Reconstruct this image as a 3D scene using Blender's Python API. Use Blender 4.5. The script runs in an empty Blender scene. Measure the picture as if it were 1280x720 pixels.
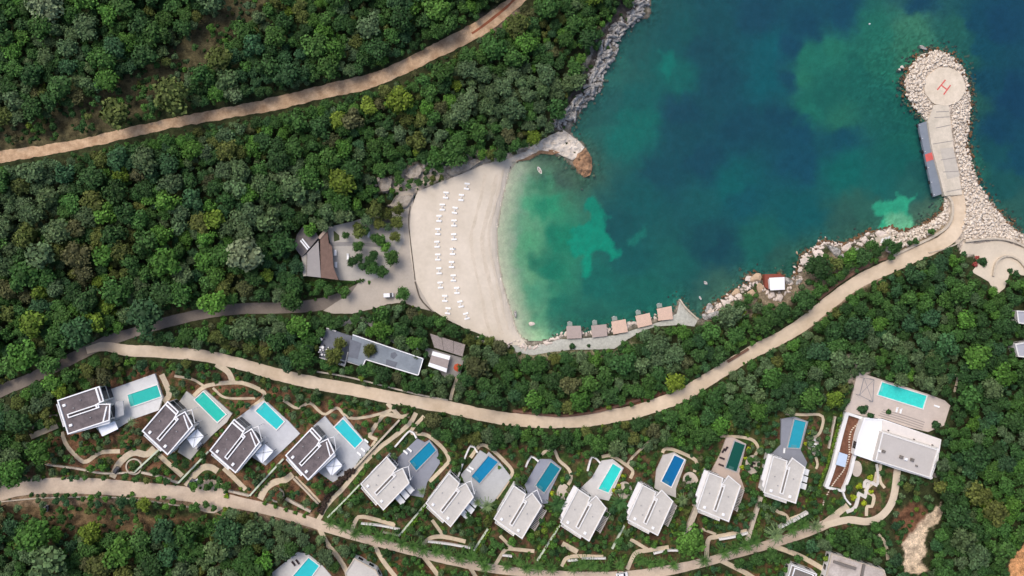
import bpy, bmesh, math, random
import numpy as np
from mathutils import Vector, Matrix, noise as mnoise

random.seed(7); rng = np.random.default_rng(7)
scene = bpy.context.scene
COL = scene.collection
R = math.radians

# ---------------------------------------------------------------- camera, sky, sun, exposure
CAMH, K = 256.0, 0.30            # drone height in metres, metres per photo pixel at sea level
cd = bpy.data.cameras.new('camera'); cam = bpy.data.objects.new('camera', cd); COL.objects.link(cam)
cam.location = (0, 0, CAMH); cam.rotation_euler = (0, 0, 0)
cd.sensor_width = 36; cd.lens = 24.0; cd.clip_end = 6000; cd.clip_start = 1
scene.camera = cam
SUN_EL, SUN_AZ = 57, 318          # azimuth clockwise from +Y
w = bpy.data.worlds.new('World'); scene.world = w; w.use_nodes = True
nt = w.node_tree; bg = nt.nodes['Background']
sky = nt.nodes.new('ShaderNodeTexSky'); sky.sky_type = 'NISHITA'; sky.sun_disc = False
sky.sun_elevation = R(SUN_EL); sky.sun_rotation = R(SUN_AZ); sky.dust_density = 4.0; sky.air_density = 0.8; sky.ozone_density = 0.6
nt.links.new(sky.outputs[0], bg.inputs[0]); bg.inputs[1].default_value = 0.15
sl = bpy.data.lights.new('sun', 'SUN'); sl.energy = .9; sl.angle = R(30); sl.color = (1, .965, .92)
so = bpy.data.objects.new('sun', sl); COL.objects.link(so)
so.rotation_euler = (R(90-SUN_EL), 0, R(180-SUN_AZ))
scene.view_settings.view_transform = 'Standard'; scene.view_settings.look = 'None'
scene.view_settings.gamma = 1; scene.view_settings.exposure = 0.38

# ---------------------------------------------------------------- small helpers
def s2l(c):
    c = np.asarray(c, float)/255.0
    return np.where(c <= .04045, c/12.92, ((c+.055)/1.055)**2.4)
def wx(px, z): return (px-640)*K*(CAMH-z)/CAMH
def wy(py, z): return (360-py)*K*(CAMH-z)/CAMH
def tag(o, label=None, cat=None, group=None, kind=None):
    if label: o['label'] = label
    if cat: o['category'] = cat
    if group: o['group'] = group
    if kind: o['kind'] = kind
    return o
def empty(name, loc, label, cat, group=None, rz=0):
    o = bpy.data.objects.new(name, None); COL.objects.link(o)
    o.empty_display_size = .5; o.location = loc; o.rotation_euler = (0, 0, rz)
    return tag(o, label, cat, group)
def link(name, me, parent=None, m=None, loc=None):
    o = bpy.data.objects.new(name, me); COL.objects.link(o)
    if m is not None and not me.materials: me.materials.append(m)
    if parent is not None:
        o.parent = parent
    if loc is not None: o.location = loc
    return o
def mesh_arrays(name, V, loops, counts, smooth=False, col=None):
    me = bpy.data.meshes.new(name)
    V = np.asarray(V, np.float32); loops = np.asarray(loops, np.int32); counts = np.asarray(counts, np.int32)
    me.vertices.add(len(V)); me.vertices.foreach_set('co', V.ravel())
    me.loops.add(len(loops)); me.loops.foreach_set('vertex_index', loops)
    me.polygons.add(len(counts))
    st = np.zeros(len(counts), np.int32); st[1:] = np.cumsum(counts)[:-1]
    me.polygons.foreach_set('loop_start', st)
    try: me.polygons.foreach_set('loop_total', counts)
    except Exception: pass
    if smooth: me.polygons.foreach_set('use_smooth', np.ones(len(counts), bool))
    if col is not None:
        a = me.color_attributes.new('col', 'FLOAT_COLOR', 'POINT')
        c = np.ones((len(V), 4), np.float32); c[:, :col.shape[1]] = col
        a.data.foreach_set('color', c.ravel())
    me.update(calc_edges=True); me.validate()
    return me
class MB:
    """collects shapes in world (or thing-local) metres for ONE mesh"""
    def __init__(s): s.v = []; s.f = []
    def add(s, vs, fs):
        b = len(s.v); s.v += [tuple(v) for v in vs]; s.f += [tuple(i+b for i in f) for f in fs]; return s
    def prism(s, poly, z0, z1, bottom=False):
        n = len(poly); a = sum(poly[i][0]*poly[(i+1) % n][1]-poly[(i+1) % n][0]*poly[i][1] for i in range(n))
        if a < 0: poly = poly[::-1]
        vs = [(p[0], p[1], z0) for p in poly]+[(p[0], p[1], z1) for p in poly]
        fs = [tuple(range(n, 2*n))]+[(i, (i+1) % n, n+(i+1) % n, n+i) for i in range(n)]
        if bottom: fs.append(tuple(range(n))[::-1])
        return s.add(vs, fs)
    def ring(s, poly, wd, z0, z1):
        n = len(poly); a = sum(poly[i][0]*poly[(i+1) % n][1]-poly[(i+1) % n][0]*poly[i][1] for i in range(n))
        if a < 0: poly = poly[::-1]
        inn = inset(poly, wd); vs = []
        for p, q in zip(poly, inn): vs += [(p[0], p[1], z0), (p[0], p[1], z1), (q[0], q[1], z1), (q[0], q[1], z0)]
        fs = []
        for i in range(n):
            j = (i+1) % n
            for k in range(3): fs.append((4*i+k, 4*j+k, 4*j+k+1, 4*i+k+1))
        return s.add(vs, fs)
    def box(s, c, size, rz=0, ry=0, rx=0):
        m = Matrix.Translation(c) @ Matrix.Rotation(rz, 4, 'Z') @ Matrix.Rotation(ry, 4, 'Y') @ Matrix.Rotation(rx, 4, 'X')
        vs = [m @ Vector((x*size[0]/2, y*size[1]/2, z*size[2]/2)) for x in (-1, 1) for y in (-1, 1) for z in (-1, 1)]
        return s.add(vs, [(0, 1, 3, 2), (4, 6, 7, 5), (0, 4, 5, 1), (2, 3, 7, 6), (0, 2, 6, 4), (1, 5, 7, 3)])
    def tube(s, p, q, r0, r1=None, n=8):
        p = Vector(p); q = Vector(q); r1 = r0 if r1 is None else r1
        d = (q-p); d = d.normalized() if d.length > 1e-6 else Vector((0, 0, 1)); a = d.orthogonal().normalized(); b = d.cross(a)
        vs = []
        for c, r in ((p, r0), (q, r1)):
            for i in range(n):
                t = 2*math.pi*i/n; vs.append(c+a*math.cos(t)*r+b*math.sin(t)*r)
        fs = [(i, (i+1) % n, n+(i+1) % n, n+i) for i in range(n)]+[tuple(range(n))[::-1], tuple(range(n, 2*n))]
        return s.add(vs, fs)
    def disc(s, c, r, h, n=20, ry=None):
        ry = ry or r
        return s.prism([(c[0]+r*math.cos(2*math.pi*i/n), c[1]+ry*math.sin(2*math.pi*i/n)) for i in range(n)], c[2], c[2]+h, True)
    def build(s, name, m, parent=None, smooth=False, bevel=0, local=True):
        me = bpy.data.meshes.new(name); 
        off = Vector((0, 0, 0))
        me.from_pydata(s.v, [], s.f); me.update()
        if parent is not None and local:      # shapes are given in world metres: move them into the parent's frame
            mw = (Matrix.Translation(parent_loc(parent)) @ Matrix.Rotation(parent_rz(parent), 4, 'Z')).inverted()
            me.transform(mw)
        bm = bmesh.new(); bm.from_mesh(me); bmesh.ops.recalc_face_normals(bm, faces=bm.faces)
        if bevel: bmesh.ops.bevel(bm, geom=bm.edges[:], offset=bevel, segments=1, affect='EDGES')
        if smooth:
            for f in bm.faces: f.smooth = True
        bm.to_mesh(me); bm.free()
        return link(name, me, parent, m)
def parent_loc(p):
    v = Vector((0, 0, 0))
    while p is not None: v = v+p.location; p = p.parent
    return v
def parent_rz(p):
    r = 0
    while p is not None: r += p.rotation_euler.z; p = p.parent
    return r
def inset(poly, d):
    n = len(poly); out = []
    for i in range(n):
        p0, p1, p2 = Vector(poly[i-1][:2]), Vector(poly[i][:2]), Vector(poly[(i+1) % n][:2])
        a = (p1-p0).normalized(); b = (p2-p1).normalized()
        na = Vector((-a.y, a.x)); nb = Vector((-b.y, b.x)); m = na+nb
        if m.length < 1e-4: m = na.copy()
        m.normalize(); k = d/max(.35, m.dot(na)); q = p1+m*k; out.append((q.x, q.y))
    return out

# ---------------------------------------------------------------- numpy noise and polygons in photo pixels
_LAT = rng.random((256, 256))
def vnoise(x, y):
    xi = np.floor(x).astype(int); yi = np.floor(y).astype(int); fx = x-xi; fy = y-yi
    fx = fx*fx*(3-2*fx); fy = fy*fy*(3-2*fy)
    g = lambda a, b: _LAT[a & 255, b & 255]
    return (g(xi, yi)*(1-fx)+g(xi+1, yi)*fx)*(1-fy)+(g(xi, yi+1)*(1-fx)+g(xi+1, yi+1)*fx)*fy
def fbm(x, y, o=4):
    x = np.asarray(x, float); y = np.asarray(y, float); s = 0; a = .5
    for i in range(o): s = s+a*vnoise(x*2**i+17*i, y*2**i+31*i); a *= .5
    return s/(1-.5**o)
def inside(poly, X, Y):
    r = np.zeros(X.shape, bool); n = len(poly)
    for i in range(n):
        x0, y0 = poly[i]; x1, y1 = poly[(i+1) % n]
        if y0 == y1: continue
        c = ((y0 > Y) != (y1 > Y)) & (X < (x1-x0)*(Y-y0)/(y1-y0)+x0); r ^= c
    return r
def segdist(pts, X, Y, closed=True):
    d = np.full(X.shape, 1e9); n = len(pts)
    for i in range(n if closed else n-1):
        x0, y0 = pts[i]; x1, y1 = pts[(i+1) % n]; dx, dy = x1-x0, y1-y0; L = dx*dx+dy*dy+1e-9
        t = np.clip(((X-x0)*dx+(Y-y0)*dy)/L, 0, 1); d = np.minimum(d, (X-x0-t*dx)**2+(Y-y0-t*dy)**2)
    return np.sqrt(d)
def smooth_line(pts, step=3.0):
    P = [Vector(p[:2]) for p in pts]; W_ = [p[2] if len(p) > 2 else None for p in pts]
    if len(P) == 2: P2 = [P[0]*2-P[1]]+P+[P[1]*2-P[0]]
    else: P2 = [P[0]*2-P[1]]+P+[P[-1]*2-P[-2]]
    out = []
    for i in range(1, len(P2)-2):
        a, b, c, d = P2[i-1:i+3]; n = max(1, int((c-b).length/step))
        for k in range(n):
            t = k/n; q = .5*((2*b)+(c-a)*t+(2*a-5*b+4*c-d)*t*t+(3*b-a-3*c+d)*t**3)
            wv = None if W_[i-1] is None else W_[i-1]*(1-t)+W_[min(i, len(W_)-1)]*t
            out.append((q.x, q.y, wv))
    out.append((P[-1].x, P[-1].y, W_[-1])); return out

# ---------------------------------------------------------------- the plan, in photo pixels
SEA = [(812,-700),(812,0),(812,20),(801,24),(788,31),(778,40),(770,50),(769,62),(766,74),(754,80),(751,92),(752,108),(743,118),(730,128),(722,143),(716,156),(712,166),
 (720,172),(729,181),(737,193),(740,206),(738,218),(731,221),(722,213),(714,204),(703,196),(690,190),(677,189),(664,195),(652,201),(642,203),
 (636,215),(630,238),(625,262),(621,288),(622,320),(627,350),(634,375),(640,395),(645,412),(652,423),(663,428),(680,426),(697,421),(707,417),(735,417),(748,414),(765,412),(783,409),(797,405),(812,401),(826,397),(843,391),(849,374),(858,385),(870,397),(878,400),
 (882,388),(892,379),(904,375),(914,366),(925,360),(936,355),(932,346),(943,342),(952,347),(958,352),(964,347),(976,343),(986,351),(995,345),(1000,330),(1003,318),(1020,312),(1030,301),(1040,305),(1053,306),(1066,300),(1078,294),(1088,289),(1102,288),(1113,284),(1126,291),(1141,287),(1156,280),(1168,273),(1178,264),(1181,252),(1180,243),
 (1172,215),(1165,188),(1158,152),(1150,142),(1141,132),(1134,120),(1131,102),(1137,86),(1147,73),(1160,66),(1175,64),(1190,71),(1202,84),(1209,104),(1212,130),(1210,155),(1208,180),(1214,205),(1222,230),(1235,250),(1250,268),(1268,286),(1284,298),(1400,330),(2600,420),(2600,-700)]
BEACH = [(672,186),(655,190),(636,198),(606,205),(586,214),(560,224),(542,231),(522,239),(514,262),(511,290),(513,320),(518,348),(528,367),(540,387),(560,400),(585,412),(610,421),(640,431),(660,433),(652,424),(646,412),(641,395),(635,375),(628,350),(623,320),(622,288),(626,262),(631,238),(637,215),(646,203)]
PLAZA = [(518,236),(516,262),(515,290),(518,330),(524,352),(536,372),(544,390),(520,384),(505,378),(485,380),(470,385),(440,392),(415,392),(404,388),(425,375),(452,362),(466,352),(478,338),(487,322),(492,300),(494,270),(490,252),(498,240)]
PROM = [(640,431),(660,434),(680,430),(700,424),(712,424),(740,422),(770,419),(800,410),(826,402),(846,392),(850,376),(872,400),(868,408),(850,406),(820,408),(800,415),(785,424),(768,436),(740,437),(715,437),(690,440),(665,444),(645,440)]
JETTYDECK = [(1167,131),(1186,131),(1189,160),(1193,190),(1203,243),(1181,245),(1173,215),(1165,185),(1160,153)]
HELI = [(1181+25.5*math.cos(t*math.pi/14), 108+24*math.sin(t*math.pi/14)) for t in range(28)]
DIRT = [(-90,207,15),(0,196,14),(60,187,13),(110,178,12),(160,166,13),(220,153,12),(290,140,14),(345,129,16),(400,116,17),(440,107,18),(480,95,16),(520,76,17),(560,56,18),(600,35,20),(640,5,17),(690,-40,16)]
ROADA = [(-60,520,15),(0,489,15),(25,479,14),(60,463,14),(100,443,14),(135,426,14),(165,416,12),(200,405,13),(250,393,13),(300,386,14),(345,385,14),(390,382,15),(425,374,16),(455,360,18)]
ROADB = [(108,438,9),(130,433,11.4),(160,438,14.4),(200,440,14.4),(250,444,14.4),(300,455,14.4),(350,469,15.4),(400,480,15.4),(440,487,15.4),(500,499,15.4),(560,509,15.4),(610,520,15.4),(660,526,16.4),(720,526,17.4),(760,521,17.4),(800,513,16.4),(835,501,17.4),(860,490,17.4),(900,465,16.4),(940,440,16.4),(975,423,16.4),(1005,404,17.4),(1040,376,17.4),(1070,354,16.4),(1110,334,17.4),(1150,316,17.4),(1178,303,17.4),(1194,288,17.4),(1200,270,15.4),(1198,252,16.4),(1195,240,18.4)]
ROADC = [(-60,640,18),(0,617,18),(35,609,19),(80,607,20),(120,608,20),(160,611,19),(200,614,18),(235,618,18),(262,622,20),(300,629,15),(340,638,14),(380,650,13),(410,660,12),(450,672,11),(500,685,11),(560,700,11),(610,710,11),(660,716,10),(720,720,11),(780,720,12),(830,714,13),(880,703,11),(920,692,11),(960,681,11),(998,669,12),(1026,658,12),(1050,647,11)]
LOOP = [(1030,657,8),(1060,650,9),(1085,652,9),(1102,645,9),(1114,630,9),(1119,612,9),(1121,594,9),(1122,584,8)]
LOW = [BEACH, PLAZA, PROM, JETTYDECK, HELI]
# terraces: outline, top colour
TER = {
 1:([(131,489),(193.3,467),(203.5,496),(198,513),(166,524),(146,536),(128,545),(116,530)],(208,208,206)),
 2:([(222,505),(233,489),(245,498),(256,487),(290,517),(283,528),(264,545),(250,560),(238,575),(222,565),(230,545),(214,515)],(186,183,176)),
 3:([(296,523),(316,508),(331,500),(361,527),(375,542),(352,564),(332,582),(316,572),(300,550)],(192,194,198)),
 4:([(392,532),(406,520),(417,533),(430.4,519.7),(463.5,560.5),(444,585),(416,603),(398,590),(395,560)],(188,190,192)),
 5:([(497,572),(521.4,548.3),(531,553),(537,550),(547,562),(550,579),(534,603),(529,622),(508,618),(498,590)],(140,143,152)),
 6:([(576,593.6),(589,578),(600,563),(608.5,568),(611,565),(624,577),(639,596.5),(618,626),(602,636),(588,620)],(178,179,178)),
 7:([(656,606),(674.6,574),(688.6,574),(702,585),(686,617.5),(685,629),(668,632),(660,618)],(146,149,160)),
 8:([(726,610),(740,597),(752,576),(766,574),(779.6,585),(765,618),(761,626),(742,622)],(205,202,198)),
 9:([(818,610),(820.5,587),(829,569),(843,565.5),(858,575),(845,611),(845,622),(828,616)],(188,182,174)),
 10:([(889,589),(900.6,567),(908,547),(916,546.5),(933,555),(924,592),(931,612),(915,612),(900,598)],(190,172,158)),
 11:([(965,567),(976,556),(976.7,524),(993,520.7),(1010.5,527),(1001,563),(1009,578),(1006,588),(984,575)],(135,138,146)),
 12:([(1072,465),(1158.5,492),(1181,500.5),(1188,507),(1180,532),(1160,540),(1135,534),(1103,523),(1078,520),(1055,514),(1064,500)],(198,184,172)),
 13:([(340,716),(372,690),(384,692),(402,706),(418,724),(405,740),(345,740)],(200,198,194)),
}
POOLS = {
 1:([(160,493.6),(196.8,481.2),(201.7,495.3),(163.8,508.4)],(70,195,188)),
 2:([(254.4,489.7),(282.5,517.8),(272,527.4),(243.8,499.5)],(60,195,180)),
 3:([(331,502.3),(355.2,526.7),(346,536.6),(319.8,513.6)],(70,200,200)),
 4:([(429,523.6),(453.3,550),(443.8,559.8),(418.4,533.8)],(72,200,205)),
 5:([(536.9,551.8),(545,562.6),(520.7,587.7),(512,576.4)],(30,130,155)),
 6:([(610.6,569.7),(622.5,577.4),(599.3,604),(589.5,595)],(35,128,160)),
 7:([(688.6,577.4),(700,585.9),(680.2,615.4),(669.3,607)],(40,125,140)),
 8:([(766,579.5),(776.5,585.9),(760.3,615.4),(748,610.5)],(80,215,210)),
 9:([(843,568.8),(855,574.5),(838.8,608.2),(826.8,601.2)],(34,118,158)),
 10:([(918.2,551.3),(930.9,556.2),(920.3,589.2),(907,584.3)],(35,92,82)),
 11:([(992.8,524),(1006.9,527.6),(999.2,560),(984.4,559.2)],(60,150,165)),
 12:([(1102.3,477.7),(1157.8,494.8),(1152.9,510.6),(1097,493.2)],(85,215,205)),
 13:([(386,697),(399,707),(378,736),(363,724)],(72,200,205)),
}
VILLA = {  # roof corners: west, north, south in photo pixels
 1:((72,500),(125,482.3),(85.3,543)), 2:((177.7,538.5),(210,501),(210,569)), 3:((262,562.8),(293,523.4),(294.9,591.5)), 4:((356.6,569),(390.3,533.8),(385.4,600.6)),
 5:((450.4,604.6),(483.5,570),(479.4,637.8)), 6:((531.8,628.8),(561.3,590.8),(563.3,658.8)), 7:((617,648.5),(642.2,606.3),(652.7,673.6)), 8:((700,652.8),(722,610.5),(736.4,676.7)),
 9:((783.5,649.2),(803,605.5),(822.2,669.6)), 10:((870.7,635.9),(886,590),(910.8,652.3)), 11:((954,615.6),(966,569.5),(994.5,629.4)) }
OUT = [(0,0),(1,0),(1,.44),(.85,.46),(1.12,.56),(.99,1.0),(0,1)]
def vpx(i, a, b):
    Wc, N, S = VILLA[i]; return (Wc[0]+a*(N[0]-Wc[0])+b*(S[0]-Wc[0]), Wc[1]+a*(N[1]-Wc[1])+b*(S[1]-Wc[1]))
BIG = [(1080,522),(1104,524),(1176,549),(1172,575),(1163,599),(1120,586),(1067,568),(1072,545)]
REST = [(408,410),(434,418),(441,418),(529.4,448),(523,469.5),(457,449),(453,458.5),(431,457),(399,446),(401,430)]
GARDEN = [(38,545),(60,530),(66,505),(120,475),(150,458),(190,455),(240,458),(290,466),(330,478),(420,500),(480,507),(520,516),(515,535),(560,545),(600,556),(690,560),(760,566),(830,558),(900,543),(975,515),(1030,514),(1060,514),(1075,560),(1120,580),(1124,630),(1100,655),(1060,660),(1000,672),(920,695),(840,714),(720,724),(600,712),(500,690),(400,660),(300,632),(200,616),(80,608),(35,606),(30,570)]
PATHS = [([(40,536),(48,526),(58,521),(72,519)],2.2),([(38,546),(52,540),(72,532)],7),([(77,540),(83,556),(98,573),(108,577),(125,566),(150,564)],5),
 ([(140,597),(150,578),(166,566),(183,568),(193,560)],8),([(233,608),(242,595),(253,585),(263,584),(272,589)],8),([(325,624),(332,611),(343,603),(356,600),(366,593)],8),
 ([(194,564),(211,580),(227.7,595)],6),([(279.7,585),(293,598),(307,612)],6),([(368,597),(383,612),(399,629)],6),
 ([(202,468),(209,484),(211,495),(204,502)],7),([(238,499),(257,483),(291,478),(311,481),(330,491),(327,500),(312,511)],5),([(266,485),(282,497),(319,498)],3),([(218,470),(240,474),(254,482)],3),
 ([(291,478),(285,465),(270,455)],7),([(354,500),(371,510),(387,504),(399,514),(407,518),(421,510),(432,520),(446,523),(472,518),(490,512)],3.4),
 ([(512,519),(500,521),(482,518),(472,528),(462,545),(470,549),(465,559)],5),([(484,504),(500,521)],5),
 ([(520,516),(511.6,530),(486,551),(476,558),(455,579),(430,609),(410,630),(398,650)],5.5),
 ([(530,520),(514,540),(534,544),(554,561),(561,575),(556.6,582),(537,602)],4.5),([(588,572),(600,557),(612,560),(628,574),(640,588),(637,598),(620,623)],4.2),
 ([(677,568),(684,563),(693,563),(698.5,575),(711,586.6),(714,598),(710,606)],3.8),([(752,571),(764.5,570),(782.5,581),(791,589),(788,598)],4),([(784,581),(791,571),(803,560),(812,551)],3.2),
 ([(828,566),(832,561),(847,564),(870,576),(868,590)],4.2),([(900,545),(928,546.6),(942,551),(948,560.6),(943.6,569)],3.6),([(981.6,517),(1001,518.4),(1024,518.4),(1029,525),(1025,541),(1017,547)],3.4),
 ([(1018,566),(1022,580),(1020,586)],3),([(439.5,665),(444,652),(453.6,646),(494,656)],5),([(528.4,682),(537,673),(554,671),(582,677)],5),([(540,650),(555,671)],4),
 ([(619,706),(631,688),(641,686.5),(668,689)],4.5),([(625,669.6),(641,686.5)],4),([(702,708),(712.5,696),(754,696)],4.5),([(702.7,679.5),(722,690)],6.5),
 ([(784,712),(794,692),(809.5,688),(836,684)],5),([(788,674),(809,686.5)],4.2),([(883,698),(885.5,675),(897,671),(934,664)],5.5),([(877,661),(895,668)],3.2),([(970,676),(976,658),(984,646.6),(970,638)],4.2),([(984,650),(1009,640)],3.2),
 ([(397,655),(408,678),(425,700),(442,730)],6),([(468,682),(480,703),(502,730)],5.5),([(528,694),(545,716),(552,730)],5.5),([(585,705),(600,730)],5),([(965,682),(1000,695),(1034,714)],6),([(900,700),(935,718),(950,730)],6),
 ([(1106,610),(1100,600),(1101,580)],3.5),([(1030,655),(1048,641),(1060,632)],8),([(572,470),(566,488),(563,500)],4),([(1180,457),(1196,470),(1193,490)],2.5),([(1110,700),(1107,680),(1098,668)],4),
 ([(1083,645),(1084,633),(1090,633),(1092,620),(1082,613),(1093,602),(1096,590)],4)]
PATCHES = [  # ground colour patches: polygon, sRGB, softness px
 ([(-30,165),(50,148),(105,122),(155,95),(200,72),(235,42),(280,-20),(345,-20),(320,22),(270,66),(232,100),(185,138),(135,164),(60,184),(0,194)],(86,80,56),6),
 ([(0,632),(90,625),(180,640),(200,655),(170,672),(90,668),(60,650),(0,650)],(104,86,62),5),
 ([(0,600),(30,595),(200,606),(300,622),(390,645),(400,665),(300,650),(200,628),(0,632)],(132,112,90),5),
 ([(1165,640),(1175,630),(1180,640),(1168,660),(1158,665),(1156,690),(1152,705),(1160,712),(1150,719),(1132,716),(1128,708),(1132,692),(1127,680),(1140,660),(1145,645)],(196,176,150),1.5),
 ([(1300,640),(1276,685),(1262,705),(1258,740),(1320,740)],(190,140,95),2),
 ([(1120,640),(1140,625),(1160,640),(1145,660),(1125,680),(1115,660)],(105,75,55),5),
 ([(640,512),(700,516),(760,507),(800,498),(850,477),(860,482),(800,505),(740,520),(640,518)],(110,75,60),2),
 ([(1020,390),(1060,360),(1100,337),(1115,340),(1060,375),(1010,412)],(150,130,108),4),
 ([(1055,445),(1075,440),(1072,460),(1090,468),(1060,480)],(185,172,155),2),
 ([(590,20),(640,5),(650,15),(625,40),(600,50)],(112,98,82),5),
 ([(195,375),(240,372),(245,390),(205,398)],(75,72,45),4),
 ([(330,345),(360,345),(450,345),(460,352),(430,362),(330,368)],(70,80,45),4),
 ([(640,436),(700,438),(770,438),(790,426),(800,432),(770,450),(640,452)],(120,115,90),4),
 ([(880,400),(900,382),(960,360),(1000,340),(1010,322),(1060,310),(1115,300),(1150,292),(1178,275),(1190,262),(1196,290),(1110,322),(1060,345),(1010,370),(980,385),(900,402)],(125,112,92),5),
 ([(1200,298),(1205,250),(1240,262),(1290,302),(1290,320),(1210,320)],(190,178,162),3),
 ([(690,165),(712,160),(722,145),(742,120),(752,100),(766,72),(775,42),(800,22),(812,-30),(780,-30),(775,10),(755,35),(735,60),(728,90),(715,125),(695,140),(683,160)],(120,116,108),4),
 ([(470,238),(490,222),(510,206),(540,200),(575,196),(600,188),(640,185),(672,176),(705,165),(716,170),(640,205),(560,226),(520,240)],(186,172,154),4),
]

# ---------------------------------------------------------------- materials
MATS = {}
def mat(name, c, rough=.8, var=.15, scale=.6, bump=0., c2=None, metal=0., spec=.3, detail=6., wave=None):
    if name in MATS: return MATS[name]
    m = bpy.data.materials.new(name); m.use_nodes = True; N = m.node_tree.nodes; L = m.node_tree.links; p = N['Principled BSDF']
    p.inputs['Roughness'].default_value = rough; p.inputs['Metallic'].default_value = metal; p.inputs['Specular IOR Level'].default_value = spec
    c = s2l(c); g = N.new('ShaderNodeNewGeometry'); n = N.new('ShaderNodeTexNoise'); n.inputs['Scale'].default_value = scale; n.inputs['Detail'].default_value = detail; n.inputs['Roughness'].default_value = .65
    L.new(g.outputs['Position'], n.inputs['Vector'])
    r = N.new('ShaderNodeValToRGB'); r.color_ramp.elements[0].position = .3; r.color_ramp.elements[1].position = .7
    a = c*(1-var); b = c*(1+var) if c2 is None else s2l(c2)
    r.color_ramp.elements[0].color = (*a, 1); r.color_ramp.elements[1].color = (*np.clip(b, 0, .95), 1)
    L.new(n.outputs['Fac'], r.inputs['Fac']); out = r.outputs[0]
    n2 = N.new('ShaderNodeTexNoise'); n2.inputs['Scale'].default_value = scale*7; n2.inputs['Detail'].default_value = 3; L.new(g.outputs['Position'], n2.inputs['Vector'])
    mx = N.new('ShaderNodeMix'); mx.data_type = 'RGBA'; mx.blend_type = 'MULTIPLY'; mx.inputs[0].default_value = 1
    mr = N.new('ShaderNodeMapRange'); mr.inputs['From Min'].default_value = .25; mr.inputs['From Max'].default_value = .75; mr.inputs['To Min'].default_value = 1-var*.8; mr.inputs['To Max'].default_value = 1+var*.4
    L.new(n2.outputs['Fac'], mr.inputs[0]); L.new(out, mx.inputs[6]); L.new(mr.outputs[0], mx.inputs[7]); out = mx.outputs[2]
    if wave:   # (scale, depth, angle): boards or sheet ribs
        wv = N.new('ShaderNodeTexWave'); wv.inputs['Scale'].default_value = wave[0]; wv.inputs['Distortion'].default_value = .3; mp = N.new('ShaderNodeMapping'); mp.inputs['Rotation'].default_value = (0, 0, wave[2])
        L.new(g.outputs['Position'], mp.inputs[0]); L.new(mp.outputs[0], wv.inputs[0]); mr2 = N.new('ShaderNodeMapRange'); mr2.inputs['To Min'].default_value = 1-wave[1]; mr2.inputs['To Max'].default_value = 1
        L.new(wv.outputs['Fac'], mr2.inputs[0]); mx2 = N.new('ShaderNodeMix'); mx2.data_type = 'RGBA'; mx2.blend_type = 'MULTIPLY'; mx2.inputs[0].default_value = 1; L.new(out, mx2.inputs[6]); L.new(mr2.outputs[0], mx2.inputs[7]); out = mx2.outputs[2]
    L.new(out, p.inputs['Base Color'])
    if bump:
        bp = N.new('ShaderNodeBump'); bp.inputs['Strength'].default_value = bump; bp.inputs['Distance'].default_value = .3; L.new(n2.outputs['Fac'], bp.inputs['Height']); L.new(bp.outputs[0], p.inputs['Normal'])
    MATS[name] = m; return m
def mat_attr(name, rough=.95, var=.5, scale=.5, bump=.4, spec=.15, fine=2.2):
    """colour from the mesh's own 'col' attribute, broken up by procedural noise"""
    m = bpy.data.materials.new(name); m.use_nodes = True; N = m.node_tree.nodes; L = m.node_tree.links; p = N['Principled BSDF']
    p.inputs['Roughness'].default_value = rough; p.inputs['Specular IOR Level'].default_value = spec
    at = N.new('ShaderNodeAttribute'); at.attribute_name = 'col'; g = N.new('ShaderNodeNewGeometry'); out = at.outputs['Color']
    for sc, v in ((scale, var), (fine, var*.7)):
        n = N.new('ShaderNodeTexNoise'); n.inputs['Scale'].default_value = sc; n.inputs['Detail'].default_value = 5; L.new(g.outputs['Position'], n.inputs['Vector'])
        mr = N.new('ShaderNodeMapRange'); mr.inputs['From Min'].default_value = .3; mr.inputs['From Max'].default_value = .7; mr.inputs['To Min'].default_value = 1-v; mr.inputs['To Max'].default_value = 1+v
        L.new(n.outputs['Fac'], mr.inputs[0]); mx = N.new('ShaderNodeMix'); mx.data_type = 'RGBA'; mx.blend_type = 'MULTIPLY'; mx.inputs[0].default_value = 1
        L.new(out, mx.inputs[6]); L.new(mr.outputs[0], mx.inputs[7]); out = mx.outputs[2]
    L.new(out, p.inputs['Base Color'])
    if bump:
        bp = N.new('ShaderNodeBump'); bp.inputs['Strength'].default_value = bump; bp.inputs['Distance'].default_value = .4; L.new(n.outputs['Fac'], bp.inputs['Height']); L.new(bp.outputs[0], p.inputs['Normal'])
    return m
def mat_leaf(name, use_obj):
    m = bpy.data.materials.new(name); m.use_nodes = True; N = m.node_tree.nodes; L = m.node_tree.links; p = N['Principled BSDF']
    p.inputs['Roughness'].default_value = .7; p.inputs['Specular IOR Level'].default_value = .18
    at = N.new('ShaderNodeAttribute'); at.attribute_name = 'col'; out = at.outputs['Color']
    if use_obj:
        oi = N.new('ShaderNodeObjectInfo'); mx = N.new('ShaderNodeMix'); mx.data_type = 'RGBA'; mx.blend_type = 'MULTIPLY'; mx.inputs[0].default_value = 1
        L.new(out, mx.inputs[6]); L.new(oi.outputs['Color'], mx.inputs[7]); out = mx.outputs[2]
    L.new(out, p.inputs['Base Color']); return m
M_LEAF = mat_leaf('foliage', True); M_LEAFS = mat_leaf('foliage_mass', False)
M_BARK = mat('bark', (84, 72, 60), .95, .3, 2)
M_WHITE = mat('white_render', (226, 224, 220), .75, .06, .5)
M_WHITE2 = mat('white_paint', (238, 238, 238), .5, .03, .8)
M_DROOF = mat('dark_roof_membrane', (98, 90, 92), .85, .22, .35, c2=(122, 112, 112))
M_LROOF = mat('pale_roof_membrane', (194, 189, 181), .8, .09, .22)
M_SLOT = mat('slot_grey', (118, 112, 106), .9, .25, 2)
M_DSLOT = mat('dark_slot_grey', (66, 60, 60), .9, .25, 2)
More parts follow.
